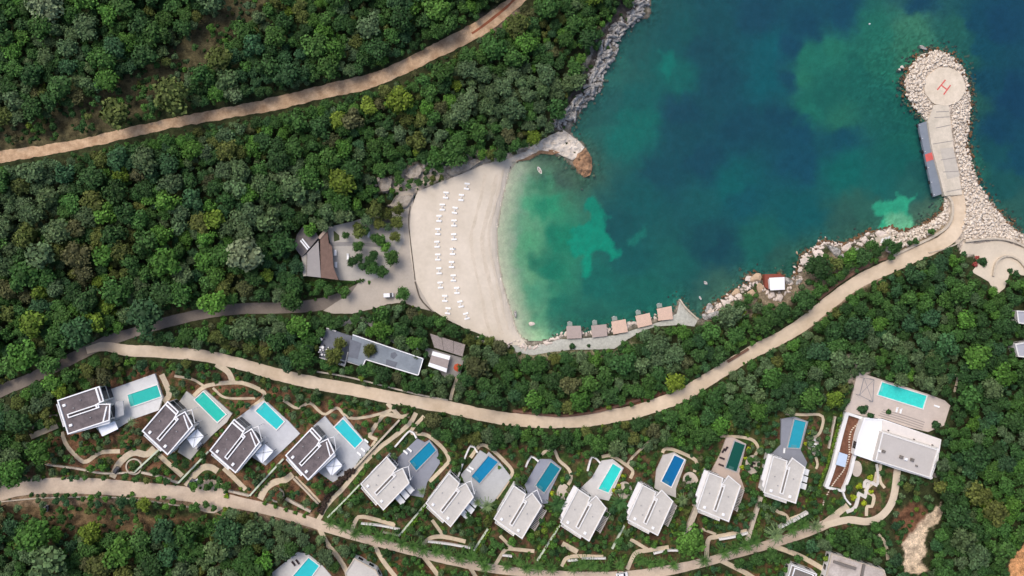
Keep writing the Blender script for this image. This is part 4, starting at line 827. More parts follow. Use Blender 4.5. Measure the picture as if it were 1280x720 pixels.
for x, y, r, l in [(1078,512,9,'dark green bush clump left of the large pool terrace loungers'),(1088,520,7,'dark bush clump touching the roof edge of the large villa'),(1169,530,8,'dark bush at the lower right corner of the large pool terrace'),(1228,327,9,'dark round tree-like bush on the pale yard'),(1190,700,0,''),(388,0,0,''),(786,431,0,''),(736,432.5,3.5,'small dark bush on the pebble promenade'),(716,433,6,'wide low bush at the left of the pebble promenade'),(1270,343,7,'dark bush at the right border by the pale yard'),(1262,338,5,'small dark bush left of the one at the right border by the pale yard'),(1087,568,0,''),(1219,331,5,'red flowering bush on the pale yard'),(1222,322,4,'small red flowering bush above the larger one on the pale yard')]:
    if r: bush(x, y, r, l, (150,72,66) if 'red' in l else (46,76,42))

# ================================================================ buildings
def pw(pts, z): return [(wx(x, z), wy(y, z)) for x, y in pts]
def cen(pts): return (sum(p[0] for p in pts)/len(pts), sum(p[1] for p in pts)/len(pts))
def mat_pool(name, c):
    """clear pool water: see-through with a tint and ripples"""
    m = bpy.data.materials.new(name); m.use_nodes = True; N = m.node_tree.nodes; L = m.node_tree.links; N.clear()
    o = N.new('ShaderNodeOutputMaterial'); t = N.new('ShaderNodeBsdfTransparent'); cc = s2l(c); t.inputs[0].default_value = (*(cc**.16), 1)
    g = N.new('ShaderNodeBsdfGlossy'); g.inputs['Roughness'].default_value = .06; f = N.new('ShaderNodeFresnel'); f.inputs[0].default_value = 1.33
    ge = N.new('ShaderNodeNewGeometry'); nz = N.new('ShaderNodeTexNoise'); nz.inputs['Scale'].default_value = 1.6; L.new(ge.outputs['Position'], nz.inputs[0]); b = N.new('ShaderNodeBump'); b.inputs['Strength'].default_value = .3; b.inputs['Distance'].default_value = .1; L.new(nz.outputs[0], b.inputs['Height']); L.new(b.outputs[0], g.inputs['Normal'])
    mx = N.new('ShaderNodeMixShader'); L.new(f.outputs[0], mx.inputs[0]); L.new(t.outputs[0], mx.inputs[1]); L.new(g.outputs[0], mx.inputs[2]); L.new(mx.outputs[0], o.inputs[0]); return m
NAMES = {1:'leftmost dark roofed villa',2:'second dark roofed villa from the left',3:'third dark roofed villa from the left',4:'rightmost dark roofed villa',5:'leftmost pale roofed villa',6:'second pale roofed villa from the left',7:'third pale roofed villa from the left',8:'villa with the bright turquoise pool among pale roofs',9:'villa with the royal blue pool',10:'villa with the deep green pool',11:'rightmost pale roofed villa',12:'large villa',13:'cut off villa at the bottom left edge'}
PLAB = {1:'turquoise pool with pale end ledge on the white terrace of the leftmost dark roofed villa',2:'turquoise pool on beige terrace of the second dark roofed villa from the left',3:'turquoise pool of the third dark roofed villa from the left',4:'turquoise pool of the rightmost dark roofed villa',5:'petrol blue pool of the leftmost pale roofed villa',6:'steel blue pool on pale grey terrace, second pale roofed villa',7:'muted teal pool of the third pale roofed villa from the left',8:'brightest turquoise pool among the pale roofed villas, on white terrace',9:'royal blue pool beside a beige oval patio',10:'deep green pool on pinkish terrace',11:'soft teal pool on grey terrace of the rightmost pale roofed villa',12:'largest turquoise pool on the wide terrace above the large villa',13:'turquoise pool cut off by the bottom edge of the photo'}
TZ = {}
for i, (poly, c) in TER.items():
    z = PADH[i]+.35; TZ[i] = z; W_ = pw(poly, z); mb = MB(); mb.prism(W_, z-3, z)
    tag(mb.build('terrace', mat(f'terrace_stone_{i}', c, .8, .07, .5)), kind='structure')
    # low white upstand along the terrace edge and joints between slabs
    pool, pc = POOLS[i]; zp = z; PW = pw(pool, zp)
    ctr = cen(PW); r = empty('pool', (ctr[0], ctr[1], z), PLAB[i], 'pool', 'villa swimming pools')
    MB().prism(PW, z-2.5, z+.04).build('basin', mat(f'pool_tile_{i}', tuple(min(255, v*(1.04 if max(pc) > 180 else 1.22)) for v in pc), .5, .12 if i == 12 else .05, 1.2 if i == 12 else .5), r)
    outp = inset(PW if sum(PW[k][0]*PW[(k+1) % 4][1]-PW[(k+1) % 4][0]*PW[k][1] for k in range(4)) > 0 else PW[::-1], -.35)
    MB().ring(outp, .35, z-2.5, z+.34).build('coping', M_WHITE if i not in (5, 6, 7, 10, 11) else mat('grey_coping', (168, 168, 168), .8, .1, 1), r)
    MB().add([(x, y, z+.27) for x, y in PW], [(0, 1, 2, 3)]).build('water', mat_pool(f'pool_water_{i}', pc), r)
    # entry steps at the end nearest the house
    P4 = [Vector((*p, 0)) for p in PW]; e = [(P4[k], P4[(k+1) % 4]) for k in range(4)]; sh = sorted(e, key=lambda q: (q[0]-q[1]).length)[:2]
    if i in VILLA: hc = Vector((*pw([vpx(i, .8, .5)], z)[0], 0))
    else: hc = Vector((ctr[0]-10, ctr[1]+1, 0))
    a, b = min(sh, key=lambda q: ((q[0]+q[1])/2-hc).length); inw = (Vector((*ctr, 0))-(a+b)/2).normalized()
    mb = MB()
    if i == 1: a0, b0 = a, b; dd = 1.4
    else: a0 = a.lerp(b, .3); b0 = a.lerp(b, .75); dd = 1.1
    mb.prism([(a0+inw*.05).to_2d(), (b0+inw*.05).to_2d(), (b0+inw*dd).to_2d(), (a0+inw*dd).to_2d()], z, z+.16); mb.prism([(a0+inw*.05).to_2d(), (b0+inw*.05).to_2d(), (b0+inw*dd*.5).to_2d(), (a0+inw*dd*.5).to_2d()], z, z+.22)
    mb.build('steps', mat(f'pool_step_{i}', tuple(v*.6+90 for v in pc), .6, .05), r)
for k, (cx, cy, rx, ry) in enumerate([(704,615,8,10),(781,613,9,11),(862.7,602,9.5,12),(941,581,9,12),(1018,557,8,11)]):
    poly = [(cx+rx*math.cos(t*.2618)*(1+.06*math.sin(3*t*.26+k)), cy+ry*math.sin(t*.2618)) for t in range(24)]; tag(drape_poly('patio', poly, .25, mat('beige_patio', (196, 184, 170), .9, .08, .8), 0), kind='structure')
VL = {1:'leftmost dark roofed villa beside the white terrace',2:'second dark roofed villa from the left',3:'third dark roofed villa from the left, left of the last dark one',4:'rightmost dark roofed villa, beside a plum coloured hedge',5:'leftmost pale roofed villa with three solid white canopy panels',6:'second pale roofed villa from the left, on pale grey terrace',7:'third pale roofed villa from the left, below the muted teal pool',8:'pale roofed villa below the brightest turquoise pool',9:'pale roofed villa below the royal blue pool',10:'pale roofed villa below the deep green pool',11:'rightmost pale roofed villa, left of the long red soil strip'}
VZ = {}
for i in VILLA:
    dark = i <= 4; hgt = 6.2; base = PADH[i]; zr = base+hgt; VZ[i] = zr
    def F(a, b, i=i, zr=zr): x, y = vpx(i, a, b); return (wx(x, zr), wy(y, zr))
    def Q(pts): return [F(a, b) for a, b in pts]
    c0 = F(.5, .5); v = empty('villa', (c0[0], c0[1], base), VL[i], 'villa', 'hillside villas with pools')
    U = (Vector(F(1, 0))-Vector(F(0, 0))); Vv = (Vector(F(0, 1))-Vector(F(0, 0))); ul, vl = U.length, Vv.length; u = U/ul; vv = Vv/vl
    def rect(a0, b0, a1, b1): return Q([(a0, b0), (a1, b0), (a1, b1), (a0, b1)])
    wout = Q([(.015,.015),(.985,.015),(.985,.43),(.85,.45),(.95,.57),(.93,.985),(.015,.985)])
    MB().prism(wout, base-2.5, zr-.3).build('wall', M_WHITE, v)
    rf = MB().prism(Q(OUT), zr-.3, zr).build('roof', M_DROOF if dark else M_LROOF, v)
    pr = MB(); ro = Q(OUT); pr.ring(ro, .42 if dark else .34, zr-.1, zr+.38)
    so_ = rect(.12, .455, .86, .575); pr.ring(so_, .38, zr-.1, zr+.40)
    bx = rect(.78, .47, .815, .56); pr.prism(bx, zr-.1, zr+.36)
    if dark:
        pr.prism(rect(.885, .03, .925, .43), zr-.1, zr+.33)
        pr.prism(Q([(1.0,.60),(1.035,.60),(.86,.97),(.825,.97)]), zr-.1, zr+.33)
    pr.build('parapet', M_WHITE2 if dark else M_WHITE, rf)
    if dark: MB().prism(Q([(.02,1.004),(.97,1.004),(.93,1.075),(.55,1.05),(.02,1.02)]), zr-.9, zr-.45, True).build('eave', M_WHITE2, v)
    MB().prism(rect(.14, .475, .77, .555), zr-.2, zr+.03).build('roof_recess', M_DSLOT if dark else M_SLOT, rf)  # flat sheet darker than the roof, in place of a sunk slot
    if dark and i != 1 or i in (5, 6, 7):   # outline of the canopy frame reaching to the pool
        fr = MB(); A, B, C3 = F(1.10,.57), F(1.23,.66), F(1.04,.97)
        for p, q in ((A, B), (B, C3)): fr.tube((*p, zr-.6), (*q, zr-.6), .13, n=6)
        for p in (B, C3): fr.tube((*p, base), (*p, zr-.6), .1, n=6)
        fr.build('canopy_frame', M_WHITE2, v)
    if i == 1:
        MB().prism(Q([(1.13,.55),(1.30,.60),(1.22,.98),(1.0,.99)]), zr-2.9, zr-2.6).build('porch_slab', mat('porch_grey', (170, 172, 174)), v)
    for a, b in ((.115, .2), (.125, .78)):
        s = MB(); p = F(a, b); s.box((p[0], p[1], zr+.22), (1.15 if dark else .95, .9, .44), math.atan2(u.y, u.x)); s.build('skylight', M_WHITE2, rf, bevel=.06)
    for a, b in ((.5, .2), (.6, .75), (.3, .35))[:2 + i % 2]:
        s = MB(); p = F(a, b); s.tube((*p, zr), (*p, zr+.4), .13, n=8); s.tube((*p, zr+.38), (*p, zr+.5), .2, n=8); s.build('vent_pipe', mat('zinc', (150, 150, 150), .5, .1), rf)
    # facades: glazing proud of the wall
    def pane(a0, b0, a1, b1, z0, z1, nout, name='window'):
        p = Vector(F(a0, b0)); q = Vector(F(a1, b1)); d = (q-p); c = (p+q)/2+nout*.05; ang = math.atan2(d.y, d.x)
        w_ = MB(); w_.box((c.x, c.y, (z0+z1)/2), (d.length, .12, z1-z0), ang); o = w_.build(name, M_GLASS, v)
        f = MB(); n = max(2, int(d.length/1.4)); c2 = c+nout*.05
        for k in range(n+1):
            t = -.5+k/n; pp = c2+d*t; f.box((pp.x, pp.y, (z0+z1)/2), (.07, .08, z1-z0+.06), ang)
        for z in (z0, z1): f.box((c2.x, c2.y, z), (d.length+.07, .08, .07), ang)
        f.build('window_frame', M_WHITE2 if not dark else mat('dark_frame', (60, 60, 62), .5, .05), o)
    for lo in (.3, 3.3):
        pane(.985, .05, .985, .40, base+lo, base+lo+2.3, u); pane(.946, .62, .935, .94, base+lo, base+lo+2.3, u)
        pane(.015, .12, .015, .40, base+lo+.5, base+lo+1.9, -u); pane(.015, .6, .015, .88, base+lo+.5, base+lo+1.9, -u)
        pane(.2, .985, .42, .985, base+lo+.4, base+lo+2.2, vv); pane(.55, .985, .85, .985, base+lo, base+lo+2.3, vv); pane(.3, .015, .55, .015, base+lo+.6, base+lo+1.8, -vv)
    pane(.015, .46, .015, .54, base+.1, base+2.3, -u, 'door')
    # balcony along the lane side
    bl = Q([(-.085,.10),(-.004,.10),(-.004,.76),(-.085,.76)]); b = MB(); b.prism(bl, zr-1.9, zr-1.5, True); b.ring(bl, .15, zr-1.5, zr-.6)
    b.build('balcony', M_WHITE2 if dark else M_WHITE, v)
    if i >= 8:
        MB().prism(Q([(.30,-.13),(1.0,-.12),(1.0,.01),(.1,.01),(.15,-.06),(.28,-.06)]), zr-1.2, zr-.7, True).build('side_roof', mat('white_membrane', (222, 220, 218), .8, .04), v)
    # canopies on the south east side
    if i in (5, 6, 11):
        for k in range(3):
            a0 = .36+.19*k+(.03 if i == 11 else 0); n = MB(); wdt = .155; z = zr-3.0
            n.prism(Q([(a0,1.01),(a0+wdt,1.01),(a0+wdt,1.30-.02*k),(a0,1.30-.02*k)]), z, z+.12, True)
            for aa in (a0+.01, a0+wdt-.01): p = F(aa, 1.27); n.tube((*p, base-.5), (*p, z), .07, n=6)
            n.build('canopy_panel', mat('white_canopy', (228, 228, 226), .6, .03), v)
    elif not dark:
        n = MB(); z = zr-3.0
        for k in range(15):
            a0 = .30+.04*k; n.prism(Q([(a0,1.01),(a0+.02,1.01),(a0+.02,1.25),(a0,1.25)]), z+.08, z+.16, True)
        for b_ in (1.04, 1.22): n.prism(Q([(.28,b_),(.9,b_),(.9,b_+.02),(.28,b_+.02)]), z-.08, z+.07, True)
        for aa, bb in ((.3,1.23),(.6,1.23),(.88,1.23)): p = F(aa, bb); n.tube((*p, base-.5), (*p, z), .08, n=6)
        n.build('slatted_canopy', mat('pale_slats', (186, 178, 170), .8, .1), v)
        MB().prism(Q([(.28,1.0),(.92,1.0),(.92,1.28),(.28,1.28)]), base-2, base+.3).build('porch_floor', mat('porch_floor', (176, 168, 160), .9, .1, 1), v)
    # ground floor plinth on the lane side
    MB().prism(Q([(-.05,.02),(.0,.02),(.0,.98),(-.05,.98)]), base-2.5, base+.5).build('plinth', M_WALL, v)
# white square sail canopies of the dark villas
SAIL = {1:[(123,534),(144,526),(148.5,536),(128,545.5)],2:[(234,548),(246.5,536),(255.5,545),(242,560.5)],3:[(319,567),(331,554.5),(342.5,563.5),(328,579.5)],4:[(407,583),(419.5,571.5),(428.5,581.5),(414.5,595)]}
for i, poly in SAIL.items():
    z = TZ[i]+2.9; W_ = pw(poly, z); c = cen(W_); s = empty('shade_sail', (c[0], c[1], TZ[i]), f'white square tensioned canopy beside the {NAMES[i]}', 'canopy', 'white square canopies of the dark roofed villas')
    n = 8; V = []; P4 = [Vector((*p, 0)) for p in W_]
    for a in range(n+1):
        for b in range(n+1):
            p = P4[0].lerp(P4[1], a/n).lerp(P4[3].lerp(P4[2], a/n), b/n); p = p.lerp(Vector((*c, 0)), .12*(1-abs(2*a/n-1)**2*1)*(1 if b in (0, n) else 0)*.0)
            V.append((p.x, p.y, z+.25-.35*math.sin(math.pi*a/n)*math.sin(math.pi*b/n)+(.25 if i == 1 else .4)*((a/n-.5)*(b/n-.5))*4*.4))
    MB().add(V, [(a*(n+1)+b, (a+1)*(n+1)+b, (a+1)*(n+1)+b+1, a*(n+1)+b+1) for a in range(n) for b in range(n)]).build('fabric', mat('canopy_fabric', (236, 240, 246), .8, .03), s, smooth=True)
    for p in W_: q = Vector(p).lerp(Vector(c), .04); MB().tube((q.x, q.y, TZ[i]-.2), (q.x, q.y, z+.3), .07, n=6).build('post', M_DARK, s)
    if i != 1:
        rib = MB(); 
        for a, b in ((0, 2), (1, 3)): p, q = P4[a], P4[b]; rib.tube((p.x, p.y, z+.46), (q.x, q.y, z+.46), .05, n=5)
        rib.build('tie_rod', M_DARK, s)
# plot walls
def wallline(pts, hgt, thick, label, m=M_WALL, group='low walls around the villa plots', name='garden_wall', dz=-.4):
    S = smooth_line(pts, 5); mb = MB(); n = len(S)
    # one continuous wall: inner and outer faces follow the line
    L_ = []; 
    for k, (x, y, _) in enumerate(S):
        z = float(hxy(x, y)); p = Vector((wx(x, z), wy(y, z))); L_.append((p, z))
    vs = []
    for k in range(n):
        a = L_[max(0, k-1)][0]; b = L_[min(n-1, k+1)][0]; d = (b-a).normalized(); nn = Vector((-d.y, d.x))*thick/2; p, z = L_[k]
        for q, zz in ((p-nn, z+dz), (p-nn, z+hgt), (p+nn, z+hgt), (p+nn, z+dz)): vs.append((q.x, q.y, zz))
    fs = [(4*k+j, 4*k+j+1, 4*(k+1)+j+1, 4*(k+1)+j) for k in range(n-1) for j in range(3)]+[(0, 1, 2, 3), (4*n-1, 4*n-2, 4*n-3, 4*n-4)]
    mb.add(vs, fs); tag(mb.build(name, m), label, 'wall', group)
for pts, h, t, l, m in WALLS1:
    if h: wallline(pts, h, t, l, m)
for pts, h, t, l, m in WALLS2:
    wallline(pts, h, t, l, m, 'roadside and shore walls', 'wall')
# rings round planted beds
for x, y, r, l in [(346.7,618.8,8.6,'cream round kerb around the red soil bed below the rightmost dark villa'),(168,583,10,'round kerb around the large dark bush left of the turning circle')]:
    z = float(hxy(x, y)); o = [(wx(x, z)+r*K*math.cos(t*.2618), wy(y, z)+r*K*math.sin(t*.2618)) for t in range(24)]; q = MB().ring(o, .5, z-.3, z+.45).build('planter_ring', M_WALL); tag(q, l, 'planter')
    if r < 9: tag(drape_poly('flower_bed', [(x+(r-1.5)*math.cos(t*.5236), y+(r-1.5)*math.sin(t*.5236)) for t in range(12)], .18, mat('red_soil', (150, 92, 66), .95, .25, 1)), kind='structure')

# ---- large villa
base = PADH[12]; z1 = base+2.6; z2 = base+4.6
bv = empty('large_villa', (*pw([(1120,560)], base)[0], base), 'largest villa with white and grey roof levels below the big pool', 'villa')
MB().prism(pw(BIG, z1), base-2.5, z1).build('wall', M_WHITE, bv); o = MB(); o.ring(pw(BIG, z1), .4, z1, z1+.35); o.build('parapet', M_WHITE2, bv)
MB().prism(inset(pw(BIG, z1)[::-1] if True else 0, .4), z1-.1, z1+.05).build('lower_roof', mat('white_roof', (232, 232, 230), .8, .03, .4), bv)
up = [(1103,540),(1172.5,562),(1162.5,597.5),(1094,575.5)]; ur = MB().prism(pw(up, z2), z1, z2).build('roof', mat('warm_grey_roof', (188, 182, 176), .85, .05, .3), bv); MB().ring(pw(up, z2), .35, z2, z2+.3).build('parapet', M_WHITE, ur)
b = MB(); b.prism(pw([(1104,525),(1176,549),(1173.5,560),(1103,538)], z1+.6), z1+.06, z1+.6); b.build('upper_terrace_roof', mat('cream_roof', (222, 214, 206), .85, .05), bv)
for x, y, s, ml in [(1098.5,563.5,3,M_WHITE2),(1104,564,3.5,M_SLOT),(1126,571,4,M_SLOT),(1131.5,573.5,3.5,M_WHITE2),(1139.5,574.5,4,M_SLOT),(1145,582,2,M_SLOT)]:
    q = MB(); p = pw([(x, y)], z2)[0]; q.box((p[0], p[1], z2+.35), (s*K, s*K*.9, .7), -.32); q.box((p[0], p[1], z2+.73), (s*K*.8, s*K*.7, .06), -.32); q.build('roof_unit', ml, ur, bevel=.04)
for x, y in ((1110,538),(1142,549),(1165,556)): q = MB(); p = pw([(x, y)], z1+.6)[0]; q.tube((*p, z1+.6), (*p, z1+1.1), .25, n=10); q.build('roof_vent', M_SLOT, bv)
W1 = pw(BIG, z1)
for k in (0, 1, 3, 4, 5, 6):
    p, q = Vector(W1[k]), Vector(W1[k+1]); d = q-p
    if d.length < 3: continue
    ang = math.atan2(d.y, d.x); n = max(1, int(d.length/4)); nn = Vector((d.y, -d.x)).normalized()
    cc = Vector(cen(W1)); 
    if (p-cc).dot(nn) < 0: nn = -nn
    for j in range(n): c = p+d*((j+.5)/n)+nn*.03; w_ = MB().box((c.x, c.y, base+1.9), (min(2.6, d.length/n*.7), .1, 2.0), ang).build('window', M_GLASS, bv)
tk = empty('rooftop_plant', (*pw([(1167,590)], base+2)[0], base+2), 'blue white tank and pipes at the lower right corner of the large villa', 'machinery')
for x, y, sx, sy, h_, m, nm in [(1164,586,5,7,2.6,mat('pale_blue_box', (176, 206, 216), .6, .05),'tank'),(1168,594,7,5,2.0,M_SLOT,'compressor'),(1164,597,3,3,2.2,M_WHITE2,'housing')]:
    p = pw([(x, y)], base+2)[0]; MB().box((p[0], p[1], base+h_/2), (sx*K, sy*K, h_), -.3).build(nm, m, tk, bevel=.08)
cv = [(1049,565),(1059.5,568.5),(1056,584),(1044.5,580.5)]; zc_ = float(hxy(1050,573))+2.4; s = empty('canopy', (*pw([cen(cv)], zc_)[0], zc_-2.4), 'pale blue white flat canopy over the red soil strip', 'canopy')
MB().prism(pw(cv, zc_), zc_, zc_+.15, True).build('roof', mat('blue_white_panel', (188, 204, 222), .6, .03), s); [MB().tube((*p, zc_-2.8), (*p, zc_), .08, n=6).build('post', M_WHITE2, s) for p in inset(pw(cv, zc_)[::-1], .2)]
drape_poly('planting_strip', [(1058,519),(1081,526),(1069,566),(1062,590),(1051,610),(1034,606),(1042,582),(1050,548)], .22, mat('red_planting_soil', (108, 70, 54), .95, .3, .9, c2=(134, 94, 72)), 0)
# stepping stones: each one a thing
SSP = smooth_line([(1074,528),(1065,537),(1062,546),(1061.5,556),(1061.5,568),(1058,580),(1053,590),(1045,600),(1039,609),(1034,618),(1030,626),(1027,640)], 2.6)
for k, (x, y, _) in enumerate(SSP):
    z = float(hxy(x, y))+.23; s = MB(); s.box((wx(x, z), wy(y, z), z+.03), (.62, .36, .12), .5 if k > 12 else .1); o = s.build('stepping_stone', mat('cream_stone', (222, 208, 186), .9, .08, 2), bevel=.03); tag(o, 'cream stepping stone in the curving dotted line through the red soil strip', 'stone', 'stepping stones through the red soil strip')
# zigzag walk
zz = [(1095,578),(1098,590),(1092,594),(1098,606),(1092,611),(1085,605),(1081,613),(1086,620),(1081,628),(1073,622),(1069,627),(1075,634),(1070,642)]
strip('garden_path', [(1096,580),(1097.5,592),(1097,606)], 3.2, .2, mat('pale_paving', (206, 200, 190), .9, .1, .8), 0); strip('garden_path', [(1097,607),(1083,601),(1080,610)], 4, .205, mat('pale_paving', (206, 200, 190), .9, .1, .8), 0); strip('garden_path', [(1086,604),(1081,622)], 4, .21, mat('pale_paving', (206, 200, 190), .9, .1, .8), 0); strip('garden_path', [(1083,622),(1072,616)], 4, .215, mat('pale_paving', (206, 200, 190), .9, .1, .8), 0); strip('garden_path', [(1074,616),(1069,634),(1058,640)], 4.5, .22, mat('pale_paving', (206, 200, 190), .9, .1, .8), 0)
tag(drape_poly('oval_basin', [(1071+6.5*math.cos(t*.2618), 586+10*math.sin(t*.2618)) for t in range(24)], .3, mat('beige_patio', (196, 184, 170)), 0), kind='structure')

# ---- long restaurant by the road
base = PADH['rest'] or 3.; zr = base+3.6
rs = empty('restaurant', (*pw([(470,438)], base)[0], base), 'long grey flat roofed building with white edging between the road and beach', 'building')
M_GR = mat('blue_grey_roof', (122, 130, 138), .8, .1, .25, c2=(140, 148, 154)); M_GP = mat('dark_grey_paving', (108, 112, 120), .85, .15, .5)
main = [(441,418),(529.4,448),(523,469.5),(457,449),(453,458.5),(434,451),(437,436)]
MB().prism(pw(main, zr), base-2, zr-.25).build('wall', mat('grey_render', (126, 126, 126), .8, .1), rs)
rr = MB().prism(pw(main, zr), zr-.25, zr).build('roof', M_GR, rs); pp_ = MB()
for p, q in (((441,418.4),(529,448.4)),((529.0,448.6),(522.9,468.9)),((522.5,469),(457.4,449.3)),((457,449.6),(453.2,458.2))):
    a_, b_ = pw([p, q], zr); dv = Vector(b_)-Vector(a_); cc_ = (Vector(a_)+Vector(b_))/2; pp_.box((cc_.x, cc_.y, zr+.15), (dv.length-.02, .32, .4), math.atan2(dv.y, dv.x))
pp_.build('parapet', M_WHITE2, rr)
for poly, m, dz in (([(438,424),(452,429),(447,449),(435,446)],M_GP,.06),([(483,449),(497,453),(494,460),(482,456)],M_GP,.06),([(455,436),(470,440),(468,448),(456,445)],M_GP,.07),([(489,441),(494,440),(497,444),(492,449),(488,446)],M_GP,.08)):
    MB().prism(pw(poly, zr), zr-.05, zr+dz).build('roof_patch', m, rr)
low_ = [(408,410),(434,418.5),(440,420),(436,436),(433,452),(430.5,457),(399,446),(401,430)]; MB().prism(pw(low_, base+1.2), base-1.5, base+1.2).build('lower_deck', M_GP, rs)
for pts in ([(415.6,447),(430.6,451.5)],[(430.6,455.8),(415,451.8)],[(415,447),(414,452)],[(435,440),(431,456.5)],[(434,452),(453,458)],[(399,446.5),(431,457.8)],[(408,410),(420,414)]):
    p, q = pw(pts, base+1.7); d = Vector(q)-Vector(p); c = (Vector(q)+Vector(p))/2; MB().box((c.x, c.y, base+1.35), (d.length, .32, .9), math.atan2(d.y, d.x)).build('upstand', M_WHITE, rs)
MB().prism(pw([(416.4,448),(430,452.2),(429,455),(415.8,451.2)], base+1.25), base+1.1, base+1.25).build('plunge_pool', mat('dark_plunge_water', (52, 60, 72), .1, .1), rs)
Wm = pw(main, zr)
for k in range(7):
    p, q = Vector(Wm[k]), Vector(Wm[(k+1) % 7]); d = q-p
    if d.length < 4: continue
    n = int(d.length/3); nn = Vector((d.y, -d.x)).normalized(); nn = nn if (p+d/2-Vector(cen(Wm))).dot(nn) > 0 else -nn
    for j in range(n): c = p+d*((j+.5)/n)+nn*.03; MB().box((c.x, c.y, base+1.6), (2.1, .1, 2.2), math.atan2(d.y, d.x)).build('window', M_GLASS, rs)
tt = []
for k, (x, y) in enumerate([(402,424),(404,434),(401,437),(409,437),(403,443)]):
    z = base+1.2; p = pw([(x, y)], z)[0]; t = empty('garden_table', (*p, z), f'white outdoor table on the grey deck left of the restaurant, {ordn(k)} from the top', 'table', 'tables on the restaurant deck')
    MB().disc((*p, z+.7), .55 if k in (0, 1) else .42, .05, 16).build('tabletop', M_WHITE2, t); MB().tube((*p, z), (*p, z+.7), .06, n=8).build('leg', M_DARK, t)
    for j in range(3 if k != 3 else 4): a = j*2.1+k; c = MB(); q = (p[0]+.95*math.cos(a), p[1]+.95*math.sin(a)); c.box((*q, z+.42), (.45, .45, .06), a); c.box((q[0]+.22*math.cos(a), q[1]+.22*math.sin(a), z+.65), (.06, .45, .45), a); [c.box((q[0]+dx, q[1]+dy, z+.2), (.04, .04, .4)) for dx in (-.17, .17) for dy in (-.17, .17)]; tag(c.build('garden_chair', M_WHITE2 if j else M_DARK), f'chair at the {ordn(k)} table from the top on the restaurant deck', 'chair', 'chairs on the restaurant deck')
# service strip and pergola, dining terrace, round red parasol, sail
strip('service_path', [(424,405),(455,400),(475,414),(500,430),(512,436)], 7, .2, mat('grey_pavers', (150, 146, 142), .9, .12, .8))
zp = float(hxy(560,432))+3; pg = empty('pergola', (*pw([(560,432)], zp)[0], zp-3), 'grey pink slatted pergola between the restaurant and the beach', 'pergola')
quad = [(537.5,417),(582,431),(578.5,446),(543,434.5)]
for k in range(3):
    a, b = k/3+.15*(k == 0)*0, (k+1)/3-.012; q = [Vector(c) for c in quad]; pp = [q[0].lerp(q[1], a), q[0].lerp(q[1], b), q[3].lerp(q[2], b), q[3].lerp(q[2], a)]
    mb = MB()
    for j in range(16): t0, t1 = j/16, (j+.72)/16; mb.prism(pw([pp[0].lerp(pp[3], t0), pp[1].lerp(pp[2], t0), pp[1].lerp(pp[2], t1), pp[0].lerp(pp[3], t1)], zp), zp, zp+.1, True)
    mb.build('slat_panel', mat('driftwood', (168, 156, 150), .85, .12, 1), pg)
[MB().tube((*p, zp-3.3), (*p, zp), .1, n=6).build('post', mat('driftwood', (168, 156, 150)), pg) for p in inset(pw(quad, zp)[::-1], .2)]
zt = float(hxy(550,452))+.35; MBt = MB().prism(pw([(532,434),(566,444),(580,448),(575,470),(558,472),(530,462)], zt), zt-2, zt).build('terrace', mat('grey_pavers', (150, 146, 142))); tag(MBt, kind='structure')
dt = empty('dining_canopy', (*pw([(549.5,452)], zt)[0], zt), 'square white edged dining canopy right of the restaurant', 'canopy'); zc_ = zt+2.6
for poly, m in (([(541,438.8),(563,445),(561.5,450),(539.5,444)],M_WHITE2),([(536.5,453),(559,460.5),(558,465.6),(535,457.5)],M_WHITE2),([(539.4,444.2),(561.4,450.2),(559.2,460.2),(536.6,452.8)],mat('taupe_fabric', (160, 148, 142), .9, .08, 1))): MB().prism(pw(poly, zc_), zc_, zc_+.12, True).build('fabric_panel', m, dt)
[MB().tube((*p, zt), (*p, zc_), .08, n=6).build('post', M_DARK, dt) for p in inset(pw([(541,438.8),(563,445),(558,465.6),(535,457.5)], zc_)[::-1], .2)]
def parasol(x, y, r, label, c, h=2.4, z=None, n=8, group=None):
    z = float(hxy(x, y)) if z is None else z; X, Y = wx(x, z+h), wy(y, z+h); o = empty('parasol', (X, Y, z), label, 'parasol', group)
    mb = MB(); R0 = r*K; vs = [(X, Y, z+h+.35)]+[(X+R0*math.cos(2*math.pi*k/n), Y+R0*math.sin(2*math.pi*k/n), z+h-.1) for k in range(n)]+[(X+R0*math.cos(2*math.pi*k/n), Y+R0*math.sin(2*math.pi*k/n), z+h-.3) for k in range(n)]
    mb.add(vs, [(0, 1+k, 1+(k+1) % n) for k in range(n)]+[(1+k, 1+n+k, 1+n+(k+1) % n, 1+(k+1) % n) for k in range(n)]); mb.build('canopy', mat('parasol_'+str(c), c, .85, .08, 2), o); MB().tube((X, Y, z), (X, Y, z+h+.3), .04, n=8).build('pole', M_DARK, o); MB().disc((X, Y, z), .3, .1, 14).build('base', M_SLOT, o)
parasol(572, 459.5, 5, 'round rust red parasol right of the dining canopy', (176, 74, 44), z=zt)
zs = float(hxy(520,431))+3; s = empty('shade_sail', (*pw([(520,431)], zs)[0], zs-3), 'small white triangular sail above the right end of the restaurant', 'sail'); T = pw([(520,425),(523,438),(516,433)], zs)
MB().add([(*T[0], zs+.5), (*T[1], zs), (*T[2], zs-.1)], [(0, 1, 2)]).build('fabric', mat('canopy_fabric', (236, 240, 246)), s); [MB().tube((*p, zs-3.2), (*p, zs+(.5 if k == 0 else 0)), .06, n=6).build('post', M_DARK, s) for k, p in enumerate(T)]

